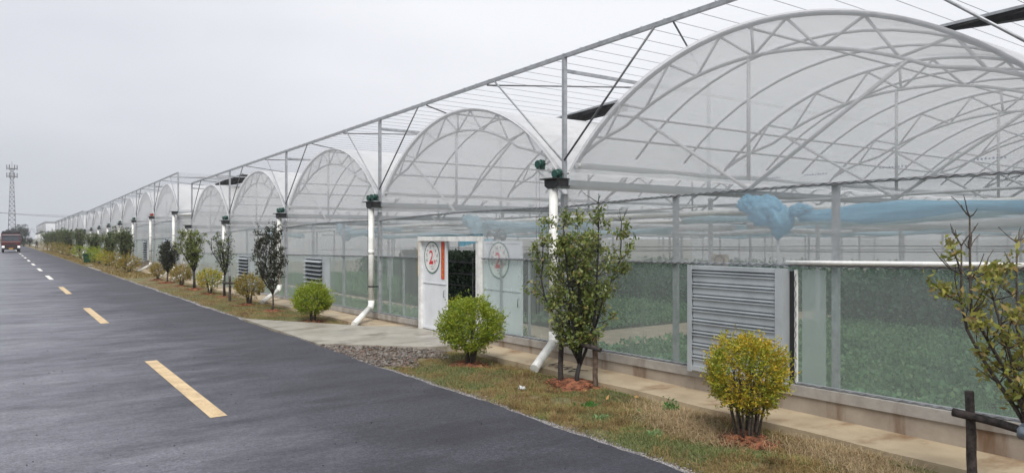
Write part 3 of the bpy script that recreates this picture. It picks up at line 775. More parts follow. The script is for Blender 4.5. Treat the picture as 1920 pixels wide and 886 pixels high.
# ---- gathered curtains inside (each a thing hung from the trusses)
def curtain(y0, y1, x, z, r, mat_, label, seed, knot=None, zend=None, squash=1.0, grp='rolled curtains inside the nearest greenhouse'):
    rr = random.Random(seed); n_ = 70 if knot else 36; NR = 24 if knot else 10
    t = thing('rolled_curtain', (x, (y0 + y1) / 2, z), label, 'curtain', grp)
    amp = [(rr.uniform(.5, 2.4), rr.uniform(0, 6)) for _ in range(4)]
    mb = MB(); rings = []
    for i in range(n_ + 1):
        u = i / n_; y = y0 + (y1 - y0) * u
        w = sum(math.sin(a * y * 1.6 + p) for a, p in amp) / 4
        rad = r * (1 + .42 * w)
        zc = (z + (zend - z) * (1 - u) if zend is not None else z) + .05 * math.sin(y * 1.1 + seed) - .03 * abs(math.sin(y * .8))
        if knot and u > .9: rad *= 1.25
        ring = []
        for j in range(NR):
            a = 2 * math.pi * j / NR
            k = 1 + .16 * math.sin(3 * a + y * 2 + seed) + .10 * math.sin(5 * a - y * 3.3) + (.10 * math.sin(8 * a + y * 4.5 + seed) if knot else 0)
            ring.append((x + math.cos(a) * rad * k * .9, y, zc + math.sin(a) * rad * k * squash))
        rings.append(ring)
    vs = [p for q in rings for p in q]
    mb.add(vs, [[i * NR + j, i * NR + (j + 1) % NR, (i + 1) * NR + (j + 1) % NR, (i + 1) * NR + j] for i in range(n_) for j in range(NR)], True)
    mb.f.append([j for j in range(NR)]); mb.sm.append(False); mb.mi.append(0)
    mb.f.append([n_ * NR + j for j in range(NR)]); mb.sm.append(False); mb.mi.append(0)
    build(mb, 'curtain_roll', mat_, t)
    if knot:
        kx, ky, kz, kr = knot; mb = MB()
        mb.bumpy((kx, ky + .40, kz + .13), kr * .85, seed, 36, 24, .22, (.8, 1.2, .8), .16); mb.bumpy((kx, ky + .12, kz + .02), kr * 1.15, seed + 2, 40, 26, .22, (.85, 1.1, .95), .16)
        mb.bumpy((kx - .03, ky - .14, kz - .13), kr * 1.1, seed + 3, 40, 26, .22, (.8, .9, 1.0), .16); mb.bumpy((kx, ky - .45, kz + .02), kr * .7, seed + 6, 30, 20, .12, (.8, 1.5, .7), .4)
        build(mb, 'curtain_knot', mat_, t)
    return t
sp = {0: 'above the large grey shutter', 1: 'above the open white door', 2: 'inside the third arch', 3: 'inside the fourth arch'}
for b, yc in enumerate((6.48, 14.48, 22.48, 30.48)):
    curtain(yc - 4.0 if b else -4.8, yc - .45, XF + .62, 2.62 + sh1(yc) * .8, .085 if b == 0 else .075, M['blue_curtain'] if b < 1 else M['pale_curtain'],
            'knotted blue plastic curtain roll ' + sp[b], 10 + b, knot=(XF + .62, yc, 2.62 + sh1(yc) * .8, .195 if b == 0 else .18), zend=2.45 if b == 0 else None)
near_far = ['nearest', 'second back', 'third back', 'fourth back', 'fifth back', 'sixth back', 'seventh back', 'eighth back', 'ninth back', 'tenth back', 'eleventh back', 'farthest']
for b, yc in enumerate((-1.5, 6.48, 14.48, 22.48)):
    for r in range(1, 13):
        x = XF + 2.1 * r + .9
        mt = M['pale_curtain'] if r % 2 else M['white_curtain']
        curtain(yc - 3.8, yc + 3.8, x, 2.60 + .09 * math.sin(r * 2.3 + b) + sh1(yc), .055 + .022 * (r % 3), mt,
                'gathered ' + ('pale blue' if r % 2 else 'white') + ' curtain under the trusses of the ' + ('half-seen first bay', 'largest arch', 'arch with the door', 'third arch')[b] + ', ' + near_far[r - 1], 40 + b * 19 + r, squash=.8, grp='pale curtains deep inside the nearest greenhouse')
for r, (x, z) in enumerate(((XF + 6, 2.12), (XF + 10, 2.2), (XF + 14, 2.08), (XF + 18, 2.16))):
    mb = MB(); mb.tube([(x, -5 + 2.4 * k, z - .0125 * (-5 + 2.4 * k) + .02 * math.sin(k * 2 + r)) for k in range(20)], .012, 4); build(mb, 'crop_wire', M['steel_dark'], G1)
for r in range(2):
    mb = MB(); x = XF + 2.4 + 4 * r; mb.tube([(x, -5, 2.80), (x, 8, 2.77), (x, 20, 2.70), (x, 40, 2.45)], .05, 8)
    build(mb, 'inner_duct', M['pvc'], G1)

# ------------------------------------------------------------------ crop inside
def leaf_cloud(C, size, rs, up_bias=.35, aspect=.5, outward=None, jitter=.35):
    """kite-shaped leaves at the N points C"""
    N = len(C); d = rs.normal(size=(N, 3)); d[:, 2] += up_bias * 1.5
    if outward is not None: d = d * .6 + outward * 1.2
    d /= np.linalg.norm(d, axis=1)[:, None] + 1e-9
    a = rs.normal(size=(N, 3)); s = np.cross(d, a); s /= np.linalg.norm(s, axis=1)[:, None] + 1e-9
    nrm = np.cross(d, s)
    L = size * (1 + jitter * rs.uniform(-1, 1, N))[:, None]; Wd = L * aspect * .5
    base = C; mid = C + d * L * .45; tip = C + d * L - nrm * L * .12
    V = np.stack([base, mid + s * Wd + nrm * L * .06, tip, mid - s * Wd + nrm * L * .06], axis=1).reshape(-1, 3)
    F = np.arange(N * 4).reshape(-1, 4)
    return V, F
rs = np.random.RandomState(3)
N = 230000
x = XF + .25 + rs.beta(1.0, 1.4, N) * 13; y = rs.uniform(-5, 42, N)
row = .35 + .65 * (np.abs(np.sin(x * math.pi / 1.1)))
z = rs.uniform(.02, .30, N) * row
keep = ~((y > 10.8) & (y < 13.6)) & ~((x > 10.1) & (x < 11.5) & (y > 13.4))
C = np.stack([x, y, z], 1)[keep]
V, F = leaf_cloud(C, .085, rs, .5, .7)
tag(np_mesh('low_crop', V, F, M['crop']), 'low green crop growing in beds behind the film', 'crop', kind='stuff')
N = 120000
x = rs.choice([18.2, 19.4, 20.8, 22.6, 24.5, 27], N, p=[.3, .25, .2, .1, .1, .05]) + rs.normal(0, .28, N); y = rs.uniform(-5, 60, N)
y = np.where(y > 42, y - 42 - 5, y)
z = np.abs(rs.uniform(0, 1, N)) ** .8 * (1.40 + .02 * np.clip(x - 16, 0, 12) + .14 * np.sin(y * 1.7 + x) + .08 * np.sin(y * 4.3)) - .012 * y
z = np.minimum(z, 1.58 - .012 * y)
C = np.stack([x, y, z], 1)
C = C[~((y > 11.2) & (y < 13.2))]
V, F = leaf_cloud(C, .13, rs, .2, .7)
tag(np_mesh('tall_crop', V, F, M['crop_dark']), 'tall dark crop rows deeper inside the greenhouses', 'crop', kind='stuff')
N = 26000      # dark planted racks seen through the open door
x = rs.uniform(11.8, 12.8, N); y = rs.uniform(14.0, 24.0, N); lay = rs.randint(0, 5, N)
z = .12 + lay * .36 + rs.uniform(0, .26, N)
V, F = leaf_cloud(np.stack([x, y, z], 1), .10, rs, .4, .7)
t = thing('plant_rack', (12.3, 19, 0), 'tiered rack of dark seedlings seen through the open door', 'rack')
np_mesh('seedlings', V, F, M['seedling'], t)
mb = MB()
for k in range(5): mb.box(11.85, 12.75, 14, 24, .06 + .36 * k, .10 + .36 * k)
build(mb, 'shelves', M['black'], t)
mb = MB()
for yy in (14, 16.5, 19, 21.5, 24): mb.box(11.83, 11.88, yy - .02, yy + .02, 0, 1.75); mb.box(12.72, 12.77, yy - .02, yy + .02, 0, 1.75)
build(mb, 'uprights', M['steel_dark'], t)
# circulation fan seen through the door
t = thing('circulation_fan', (11.6, 17.4, 2.3), 'round fan hanging inside above the racks, seen through the door', 'fan')
mb = MB(); cfx = Vector((11.3, 16.9, 2.33)); ax = Vector((1, 1.2, 0)).normalized(); ux = Vector((-ax.y, ax.x, 0))
mb.tube([cfx + ux * .26 * math.cos(a) + Vector((0, 0, .26)) * math.sin(a) for a in [2 * math.pi * i / 20 for i in range(21)]], .02, 5); build(mb, 'fan_ring', M['steel_dark'], t)
mb = MB(); mb.disc(cfx, ax, .07, .14, 12)
build(mb, 'fan_motor', M['steel_dark'], t)
for k in range(4):
    a = math.pi / 2 * k + .4; dd = ux * math.cos(a) + Vector((0, 0, 1)) * math.sin(a); ww = ux * -math.sin(a) + Vector((0, 0, 1)) * math.cos(a)
    mb = MB(); mb.quad(cfx + dd * .05 - ww * .03, cfx + dd * .24 - ww * .07, cfx + dd * .24 + ww * .06 + ax * .04, cfx + dd * .05 + ww * .03); build(mb, 'fan_blade', M['steel_dark'], t)
mb = MB(); mb.tube([cfx + Vector((0, 0, .26)), cfx + Vector((0, 0, .7))], .012, 5); build(mb, 'hanger', M['steel_dark'], t)
# wooden crate with a round frame, seen through the film over the shutter
t = thing('framed_panel', (12.5, 9.3, 1.9), 'small beige panel with a round emblem behind the film above the shutter', 'panel')
c = at_depth(1349, 489, 15.5); mb = MB(); mb.box(c.x, c.x + .04, c.y - .2, c.y + .2, c.z - .14, c.z + .14); t.location = c; ORG[t.name] = c.copy(); build(mb, 'board', M['path_in'], t)
mb = MB(); mb.tube([(c.x - .01, c.y + .12 * math.cos(a), c.z + .12 * math.sin(a)) for a in [2 * math.pi * i / 16 for i in range(17)]], .012, 4); build(mb, 'round_mark', M['stake'], t)
mb = MB(); mb.box(c.x + .01, c.x + .03, c.y - .02, c.y + .02, 0, c.z - .14); build(mb, 'leg', M['stake'], t)

# ------------------------------------------------------------------ black shade nets bundled on the wires
def net(y0, y1, x, z0, z1, label, w=.32, hgt=.20):
    rr = random.Random(int(y0 * 10)); mb = MB(); n_ = 30
    t = thing('shade_net', (x, (y0 + y1) / 2, z0), label, 'shade net', 'bundled shade nets above the roofs')
    rings = []
    for i in range(n_ + 1):
        u = i / n_; y = y0 + (y1 - y0) * u; zc = z0 + (z1 - z0) * u
        k = min(1, .15 + (1 - u) * 2.2)
        h_ = hgt * k * (1 + .06 * math.sin(y * 3)); ww = w * k
        rings.append([(x - ww / 2, y, zc), (x - ww / 2 + .03 * math.sin(y * 7), y, zc - h_ * .5), (x - ww / 2 + .06, y, zc - h_), (x + ww / 2, y, zc - h_ * .9), (x + ww / 2, y, zc)])
    L = 5
    mb.add([p for r_ in rings for p in r_], [[i * L + j, i * L + (j + 1) % L, (i + 1) * L + (j + 1) % L, (i + 1) * L + j] for i in range(n_) for j in range(L)] + [list(range(L)), [n_ * L + j for j in range(L)]])
    build(mb, 'folded_net', M['net'], t)
    mb = MB(); mb.tube([(x - w / 2 - .02, y0, z0 + .03), (x - w / 2 * .15, y1, z1 + .03)], .022, sq=True); build(mb, 'edge_tube', M['steel'], t)
net(13.1, 16.3, 12.5, 5.60, 5.50, 'black folded shade net between the two nearest arches')
net(-2.0, 5.9, 12.3, 5.72, 5.62, 'black folded shade net right of the largest arch', .5, .24)
net(35.5, 42.2, 9.7, 5.27, 5.20, 'small black folded shade net above the fourth and fifth arches', .6)

# ------------------------------------------------------------------ plants
def wander(p, d, L, n_, rr, bend=.18, upb=.12):
    pts = [Vector(p)]; d = Vector(d).normalized()
    for i in range(n_):
        d = (d + Vector((rr.uniform(-1, 1), rr.uniform(-1, 1), rr.uniform(-.6, 1) * 1.0)) * bend + Vector((0, 0, upb))).normalized()
        pts.append(pts[-1] + d * L / n_)
    return pts
def soil_mound(x, y, r): MOUNDS.append((x, y, r))
MOUNDS = []

def tree(name, label, x, y, h, width, trunk_h, trunk_r, leafm, barkm, nleaf, leaf, seed, limbs=6, bare=0.0, sparse=.0, group='young trees planted along the verge', multi=False, cat='tree', up=.10, cluster=9, twigs=5, z0=0, topbare=0):
    rr = random.Random(seed); rs = np.random.RandomState(seed)
    t = thing(name, (x, y, z0), label, cat, group)
    base = Vector((x, y, z0 - .05)); mb = MB()
    top = base + Vector((rr.uniform(-.03, .03), rr.uniform(-.03, .03), trunk_h + .05))
    mb.tube([base, base.lerp(top, .5) + Vector((rr.uniform(-.02, .02), rr.uniform(-.02, .02), 0)), top], [trunk_r * 1.25, trunk_r, trunk_r * .9], 8)
    tips = []; R_ = width / 2
    for k in range(limbs):
        a = 2 * math.pi * (k + rr.uniform(-.3, .3)) / limbs
        el = rr.uniform(.95, 1.35) if k else 1.5
        st = top - Vector((0, 0, rr.uniform(0, trunk_h * .15)))
        L = (h - trunk_h) * rr.uniform(.72, 1.0) / max(.6, math.sin(el)) if k else (h - trunk_h)
        dirv = Vector((math.cos(a) * math.cos(el), math.sin(a) * math.cos(el), math.sin(el)))
        pts = wander(st, dirv, L, 7, rr, .13, up)
        # keep inside the crown radius
        for q in pts:
            dx, dy = q.x - x, q.y - y; rr_ = math.hypot(dx, dy)
            if rr_ > R_ * .8: q.x = x + dx / rr_ * R_ * .8; q.y = y + dy / rr_ * R_ * .8
        r0 = trunk_r * .55
        mb.tube(pts, [r0 * (1 - .8 * i / 7) + .003 for i in range(8)], 6)
        for i in range(1, 8):
            for q in range(twigs if i > 1 else twigs - 2):
                b2 = rr.uniform(0, 2 * math.pi); e2 = rr.uniform(.1, 1.0)
                d2 = Vector((math.cos(b2) * math.cos(e2), math.sin(b2) * math.cos(e2), math.sin(e2)))
                zrel = (pts[i].z - z0 - trunk_h) / (h - trunk_h)
                wid = math.sin(min(1, max(0.08, zrel * .9 + .12)) * math.pi) ** .6
                L2 = R_ * rr.uniform(.25, .62) * max(.62, wid)
                tw = wander(pts[i], d2, L2, 3, rr, .25, .10)
                mb.tube(tw, [.0065, .005, .004, .0025], 4, False)
                if rr.random() < bare or zrel > 1 - topbare: continue
                tips += [tw[1].lerp(tw[2], rr.random()), tw[2], tw[3], tw[3], tw[2].lerp(tw[3], .5)]
    build(mb, 'trunk', barkm, t)
    tips = np.array([list(p) for p in tips])
    sel = tips[rs.randint(0, len(tips), nleaf // cluster + 1)]
    ctr = np.repeat(sel, cluster, axis=0) + rs.normal(0, leaf * .55, (len(sel) * cluster, 3))
    V, F = leaf_cloud(ctr, leaf, rs, .25, .48)
    np_mesh('crown', V, F, leafm, t)
    soil_mound(x, y, .36 + width * .10)
    return t

def shrub(name, label, x, y, h, width, zc, leafm, nleaf, leaf, seed, group='clipped shrubs along the verge', stems=7, sq=1.0, open_=.25, stem_h=None, barkm=None, flat=0, vase=False, mound=True, z0=0):
    rr = random.Random(seed); rs = np.random.RandomState(seed)
    t = thing(name, (x, y, z0), label, 'shrub', group)
    R_ = width / 2; Rz = h - zc; mb = MB()
    for k in range(stems):
        a = 2 * math.pi * k / stems + rr.uniform(-.3, .3); rad = R_ * rr.uniform(.3, .8)
        b0 = Vector((x + math.cos(a) * (.11 if vase else .05), y + math.sin(a) * (.11 if vase else .05), z0 - .03)); b1 = Vector((x + math.cos(a) * rad, y + math.sin(a) * rad, zc + rr.uniform(-.1, .5) * Rz))
        mid = b0.lerp(b1, .45) + Vector((-math.cos(a), -math.sin(a), 0)) * rad * (.06 if vase else .22)
        r0 = .016 if vase else .022
        mb.tube([b0, b0.lerp(mid, .5), mid, mid.lerp(b1, .5), b1], [r0 * 1.1, r0, r0 * .8, r0 * .55, .004], 6)
        for q in range(7):
            p0 = mid.lerp(b1, rr.uniform(0, .9)); aa = a + rr.uniform(-1, 1)
            d2 = Vector((math.cos(aa) * .7, math.sin(aa) * .7, rr.uniform(.0, 1)))
            mb.tube(wander(p0, d2, R_ * rr.uniform(.3, .6), 3, rr, .2), [.006, .005, .004, .002], 4, False)
    build(mb, 'stems', barkm or M['bark'], t)
    # tufts: short shoots pointing out of the crown, denser near its skin
    nt = max(60, nleaf // 11)
    d = rs.normal(size=(nt, 3)); d /= np.linalg.norm(d, axis=1)[:, None]
    rad = rs.uniform(.35, 1, nt) ** .42
    ph = rs.uniform(0, 6, 6)
    lump = 1 + .09 * np.sin(d[:, 0] * 7 + ph[0]) * np.cos(d[:, 1] * 6 + ph[1]) + .06 * np.sin(d[:, 2] * 9 + ph[2] + d[:, 0] * 4) + .03 * rs.normal(size=nt)
    lower = zc - (.06 if vase else .17)
    down = d[:, 2] < 0
    zs = np.where(down, min(lower * .85, Rz), Rz)
    P_ = np.stack([x + d[:, 0] * R_ * rad * lump, y + d[:, 1] * R_ * rad * lump, zc + d[:, 2] * zs * rad * lump], 1)
    if vase:      # narrow towards the base
        tq = np.clip((zc - P_[:, 2]) / max(.05, zc - z0), 0, 1); sc = 1 - tq ** 1.4 * .50
        P_[:, 0] = x + (P_[:, 0] - x) * sc; P_[:, 1] = y + (P_[:, 1] - y) * sc
    gate = np.sin(P_[:, 0] * 11 + ph[3]) * np.sin(P_[:, 1] * 11 + ph[4]) * np.sin(P_[:, 2] * 12 + ph[5])
    thin = np.where(P_[:, 2] < zc - .25, (.12 if vase else .35) + open_, open_)
    P_ = P_[(rs.uniform(size=nt) > thin * (.35 + .9 * (gate > .1)))]
    dd = P_ - np.array([x, y, zc - .15]); dd /= np.linalg.norm(dd, axis=1)[:, None] + 1e-9
    k = 11
    sh_ = rs.uniform(-.3, 1.0, (len(P_), k, 1)) * leaf * 2.4 * rs.choice([1, 1, 1, 1.9], (len(P_), 1, 1))
    own = dd + rs.normal(0, .55, dd.shape); own /= np.linalg.norm(own, axis=1)[:, None]
    C_ = P_[:, None, :] + (own[:, None, :] + np.array([0, 0, .35])) * sh_ + rs.normal(0, leaf * .22, (len(P_), k, 3))
    dd = own
    C_ = C_.reshape(-1, 3); O_ = np.repeat(dd, k, axis=0)
    keep = C_[:, 2] > z0 + .05
    V, F = leaf_cloud(C_[keep], leaf, rs, .25, .55, O_[keep])
    np_mesh('foliage', V, F, leafm, t)
    if mound: soil_mound(x, y, .24 + width * .18)
    return t

def YX(px, X): return y_at(px, X)
# nearest ones, right to left
tree('young_tree', 'bronze-leaved young tree cut by the right edge of the photo', 6.80, y_at(1945, 6.80), 2.52, 1.30, .72, .030, M['bronze'], M['bark'], 2500, .062, 21, limbs=9, bare=.45, twigs=4, cluster=8, up=.03, topbare=.22)
shrub('golden_shrub', 'golden yellow shrub on bare stems in front of the large grey shutter', 7.0, 5.31, 1.17, .90, .72, M['yellow'], 28000, .027, 31, stems=14, vase=True, open_=.30)
tree('young_tree', 'bushy olive green tree between two stakes beside the white downpipe', 7.35, 8.72, 2.56, 1.75, .35, .036, M['olive'], M['bark_dark'], 8000, .066, 22, limbs=9, twigs=5, cluster=8, up=.05)
shrub('lime_shrub', 'round lime green shrub in front of the open white door', 6.98, 11.28, 1.19, 1.12, .68, M['lime'], 26000, .032, 32, stems=9, open_=.10)
shrub('lime_shrub', 'lime green shrub beside the concrete driveway, left of the door', 7.0, 19.5, 1.0, 1.02, .55, M['lime'], 16000, .036, 33, stems=8, open_=.0)
tree('young_tree', 'slender dark-leaved tree behind the driveway shrub', 6.96, 23.0, 2.62, 1.15, .55, .028, M['dusky'], M['bark'], 3400, .075, 23, limbs=7, twigs=4, cluster=6, up=.12)
shrub('green_shrub', 'olive yellow shrub standing right of the black cross stake', 6.9, YX(467, 6.9), 1.04, 1.0, .66, M['rust'], 8000, .036, 34, stems=6, open_=.18)
bt = tree('young_tree', 'nearly leafless tree behind the black cross stake', 7.0, YX(421, 7.0), 2.45, 1.15, .95, .045, M['midgreen'], M['bark_dark'], 900, .075, 24, limbs=8, bare=.35, twigs=4, cluster=5, up=.06)
shrub('golden_shrub', 'yellowish shrub left of the nearly leafless tree', 6.95, YX(393, 6.95), 1.0, .95, .62, M['yellow'], 6000, .040, 35, stems=6, open_=.2)
tree('young_tree', 'green leafy tree with thick black trunk between two yellowish shrubs', 7.0, YX(364, 7.0), 2.45, 1.35, .85, .055, M['olive'], M['bark_dark'], 4200, .080, 25, limbs=8, twigs=4, cluster=7)
shrub('golden_shrub', 'rusty shrub just right of the dense dark tree', 6.95, YX(340, 6.95), .95, .95, .58, M['rust'], 5200, .042, 36, stems=6, open_=.2)
tree('young_tree', 'dense dark round-crowned tree before the gap between greenhouse blocks', 6.9, YX(314, 6.9), 1.95, 1.20, .55, .04, M['dusky'], M['bark'], 5200, .085, 26, limbs=8, twigs=5, cluster=8, up=.05)
shrub('golden_shrub', 'small pale shrub at the foot of the dense dark tree', 6.9, YX(296, 6.9), .9, .8, .5, M['rust'], 3600, .045, 37, stems=5, open_=.25)
# middle distance
mids = [('s', 241, 'rust', 1.05, 1.35, 'rusty shrub nearest to the second block, right of its neighbours'), ('s', 219, 'rust', 1.2, 1.35, 'rusty shrub at the foot of the wide crowned tree'),
        ('s', 199, 'yellow', 1.2, 1.3, 'brownish yellow shrub right of the bright green pair'), ('t', 234, 'midgreen', 2.75, 2.5, 'wide crowned green tree behind the rusty shrubs'),
        ('t', 205, 'midgreen', 2.5, 2.1, 'green tree left of the wide crowned one'), ('s', 186, 'lime', 1.25, 1.2, 'bright green shrub right of its lighter twin by the bin'), ('s', 175, 'lime', 1.35, 1.2, 'bright green shrub beside the green bin, right of it'),
        ('s', 151, 'lime', 1.4, 1.6, 'bright green shrub left of the green bin'), ('t', 178, 'midgreen', 2.5, 1.7, 'narrow green tree behind the bin'), ('t', 150, 'midgreen', 2.9, 2.4, 'tall green tree above the shrub left of the bin'),
        ('s', 138, 'rust', 1.4, 1.5, 'rusty shrub left of the bright green one by the bin'), ('t', 131, 'midgreen', 3.1, 2.6, 'bushy tree in the far row before the third block'), ('s', 127, 'rust', 1.4, 1.4, 'dull shrub under the bushy far tree'),
        ('s', 117, 'rust', 1.5, 1.6, 'low dull shrub farther up the verge'), ('t', 118, 'midgreen', 3.2, 2.8, 'second bushy tree in the far row'), ('t', 108, 'midgreen', 3.2, 3.0, 'third bushy tree in the far row'), ('s', 108, 'rust', 1.5, 1.6, 'shrub beneath the third bushy far tree'),
        ('t', 98, 'midgreen', 2.9, 3.0, 'fourth bushy tree in the far row'), ('t', 89, 'midgreen', 3.0, 3.4, 'fifth bushy tree, broad and round'), ('s', 96, 'rust', 1.5, 1.8, 'tiny shrub near the far end of the verge'), ('s', 81, 'rust', 1.5, 2.0, 'last low shrub at the far end of the verge')]
for i, (k, px_, mt, h, w_, lab) in enumerate(mids):
    X_ = 6.9 + (.25 if k == 't' else 0); y = YX(px_, X_)
    if k == 's': shrub('verge_shrub', lab, X_, y, h, w_, h * .52, M[mt], 2600, .075, 60 + i, stems=5, open_=.12, mound=False)
    else: tree('verge_tree', lab, X_, y, h, w_, .8, .06, M[mt], M['bark'], 2600, .14, 90 + i, limbs=8, twigs=4, cluster=6)

# stakes
def stake(name, label, p0, p1, r, mt, grp='stakes supporting young trees'):
    rr = random.Random(int(p0[0] * 100 + p0[1] * 10)); p0, p1 = Vector(p0), Vector(p1); pts = []
    for i in range(7): pts.append(p0.lerp(p1, i / 6) + Vector((rr.uniform(-1, 1), rr.uniform(-1, 1), rr.uniform(-1, 1))) * r * .14)
    mb = MB(); mb.tube(pts, [r * rr.uniform(.9, 1.1) for _ in pts], 9)
    return tag(build(mb, name, mt, org=p0), label, 'stake', grp)
def cross_stake(label, posts, bar, r, mats):
    t = thing('tree_support', posts[0][0], label, 'tree stake', 'stakes supporting young trees')
    rr = random.Random(4)
    for k, (a, b) in enumerate(posts):
        a, b = Vector(a), Vector(b); mb = MB(); mb.tube([a.lerp(b, i / 6) + Vector((rr.uniform(-1, 1), rr.uniform(-1, 1), 0)) * r * .2 for i in range(7)], [r * rr.uniform(.9, 1.08) for _ in range(7)], 9); build(mb, 'stake', mats[k], t)
    a, b = map(Vector, bar); mb = MB(); mb.tube([a.lerp(b, i / 5) + Vector((0, 0, rr.uniform(-1, 1))) * r * .15 for i in range(6)], [r * rr.uniform(.85, 1.05) for _ in range(6)], 9); build(mb, 'crossbar', M['stake_dark'], t)
    return t
ya = y_at(1823, 6.8)
t = cross_stake('dark wooden stake and bar tied to the tree at the right edge', [((6.80, ya - .015, -.1), (6.78, ya + .02, .99))], ((6.72, ya + .12, .80), (6.78, 2.38, .74)), .038, [M['stake_dark']])
mb = MB(); mb.bumpy((6.75, 2.42, .75), .075, 5, 14, 9, .3, (1, 1, .8)); build(mb, 'tie_cloth', M['cloth_grey'], t)
cross_stake('brown stakes and black bar around the olive tree by the downpipe', [((7.25, 9.02, -.1), (7.25, 9.0, 1.02)), ((7.42, 8.38, -.1), (7.45, 8.42, .90))], ((7.22, 9.08, .72), (7.38, 8.22, .62)), .040, [M['stake_dark'], M['stake']])
ys_ = YX(431, 6.75)
cross_stake('small black cross stake before the nearly leafless tree', [((6.75, ys_, -.1), (6.75, ys_, .92))], ((6.6, ys_ + .3, .66), (6.85, ys_ - .35, .68)), .045, [M['stake_dark']])

# ------------------------------------------------------------------ red soil, grass, gravel, rubble
rs = np.random.RandomState(77)
def clods(mb_pts, n_, seed):
    pass
V_all, F_all = [], []
def add_stone(c, r, rs_, flat=.6):
    # squashed, jittered octahedron-like clod (6 verts)
    b = np.array([[1, 0, 0], [0, 1, 0], [-1, 0, 0], [0, -1, 0], [0, 0, 1], [0, 0, -1]], float) * (1 + rs_.uniform(-.35, .35, (6, 1)))
    a = rs_.uniform(0, 6.28); ca, sa = math.cos(a), math.sin(a)
    b = b @ np.array([[ca, sa, 0], [-sa, ca, 0], [0, 0, flat]]) * r
    return b + c
OCT = np.array([[0, 1, 4], [1, 2, 4], [2, 3, 4], [3, 0, 4], [1, 0, 5], [2, 1, 5], [3, 2, 5], [0, 3, 5]])
def stones(name, P_, R_, mat_, lab, cat, seed, flat=.6):
    rs_ = np.random.RandomState(seed); N_ = len(P_)
    b = np.array([[1, 0, 0], [0, 1, 0], [-1, 0, 0], [0, -1, 0], [0, 0, 1], [0, 0, -1]], float)[None] * (1 + rs_.uniform(-.4, .4, (N_, 6, 1)))
    a = rs_.uniform(0, 6.28, N_); ca, sa = np.cos(a), np.sin(a)
    x = b[..., 0] * ca[:, None] - b[..., 1] * sa[:, None]; y = b[..., 0] * sa[:, None] + b[..., 1] * ca[:, None]; z = b[..., 2] * flat
    V = np.stack([x, y, z], -1) * np.asarray(R_)[:, None, None] + np.asarray(P_)[:, None, :]
    F = OCT[None] + (np.arange(N_) * 6)[:, None, None]
    return tag(np_mesh(name, V.reshape(-1, 3), F.reshape(-1, 3), mat_), lab, cat, kind='stuff')
mdm = MB()
for (mx_, my_, mr) in MOUNDS:
    if my_ > 46: continue
    NA_, NR_ = 40, 9; vs_ = []
    for q in range(NR_ + 1):
        for k in range(NA_):
            a = 2 * math.pi * k / NA_; out = mr * (.82 + .22 * math.sin(3 * a + mx_ * 9) + .12 * math.sin(7 * a + my_) + .07 * math.sin(13 * a)); rr_ = out * q / NR_
            xx, yy = mx_ + math.cos(a) * rr_ * .85 - .03, my_ + math.sin(a) * rr_ * 1.1
            xx = min(xx, X_PAVE - .05)
            hgt = (.085 if my_ < 10 else .06) * (1 - (q / NR_) ** 2) + (.018 * math.sin(xx * 31 + yy * 17) + .014 * math.sin(xx * 19 - yy * 43)) * (1 - q / NR_)
            vs_.append((xx, yy, vz(xx, yy) + hgt - (.03 if q == NR_ else .0)))
    mdm.add(vs_, [[q * NA_ + k, q * NA_ + (k + 1) % NA_, (q + 1) * NA_ + (k + 1) % NA_, (q + 1) * NA_ + k] for q in range(NR_) for k in range(NA_)], True)
tag(build(mdm, 'soil_mounds', M['red_soil']), 'low mounds of red earth at the feet of the planted trees', 'soil', kind='stuff')
P_, R_ = [], []
for (mx_, my_, mr) in MOUNDS:
    if my_ > 46: continue
    n_ = int(700 * (mr / .5) ** 2) if my_ < 14 else 150
    for k in range(n_):
        a = rs.uniform(0, 6.28); q = mr * 1.15 * rs.uniform() ** .6 * (1 + .25 * math.sin(3 * a + mx_ * 9))
        q2 = q / mr
        P_.append((mx_ + math.cos(a) * q * .85 - .03, my_ + math.sin(a) * q * 1.1, vz(mx_, my_) + .06 * (1 - min(1, q2) ** 2) + rs.uniform(-.01, .02)))
        R_.append((rs.uniform(.005, .016) if k % 9 else rs.uniform(.02, .038)) * (1 if my_ < 14 else 1.9))
P_ = np.array(P_); ok = P_[:, 0] < X_PAVE - .04
stones('red_soil', P_[ok], np.array(R_)[ok], M['red_soil'], 'heaped red soil clods around the planted trees and shrubs', 'soil', 1)
# gravel along the road edge
N = 16000
y = np.abs(rs.exponential(14, N)) + 1.5; x = X_EDGE + np.array([rip(q) * .6 for q in y]) + .02 + np.abs(rs.normal(0, .065, N))
ok = (y < 60) & ~((y > 15.3) & (y < 21.3)); x, y = x[ok], y[ok]
z = np.array([vz(a, b) for a, b in zip(x, y)]) + .004
stones('gravel_edge', np.stack([x, y, z], 1), rs.uniform(.005, .016, len(x)) * np.clip(y / 12, 1, 2.5), M['gravel'], 'grey gravel lining the edge of the asphalt', 'gravel', 2)
# rubble patch
N = 3400
N = 9000; x = rs.uniform(X_EDGE, 7.35, N); y = rs.uniform(11.5, 15.4, N)
yu = 15.3 - 2.1 * (x - 5.6) / 1.65; yl = 11.9 + .3 * np.sin(x * 7) + np.clip((x - 6.2), 0, 2) * .6
ok = (y < yu) & (y > yl); x, y = x[ok], y[ok]
z = np.array([vz(a, b) for a, b in zip(x, y)]) + rs.uniform(-.01, .03, len(x))
stones('rubble', np.stack([x, y, z], 1), rs.gamma(1.3, .011, len(x)) + .006, M['stone'], 'broken stone rubble between the driveway and the road edge', 'rubble', 3, .55)

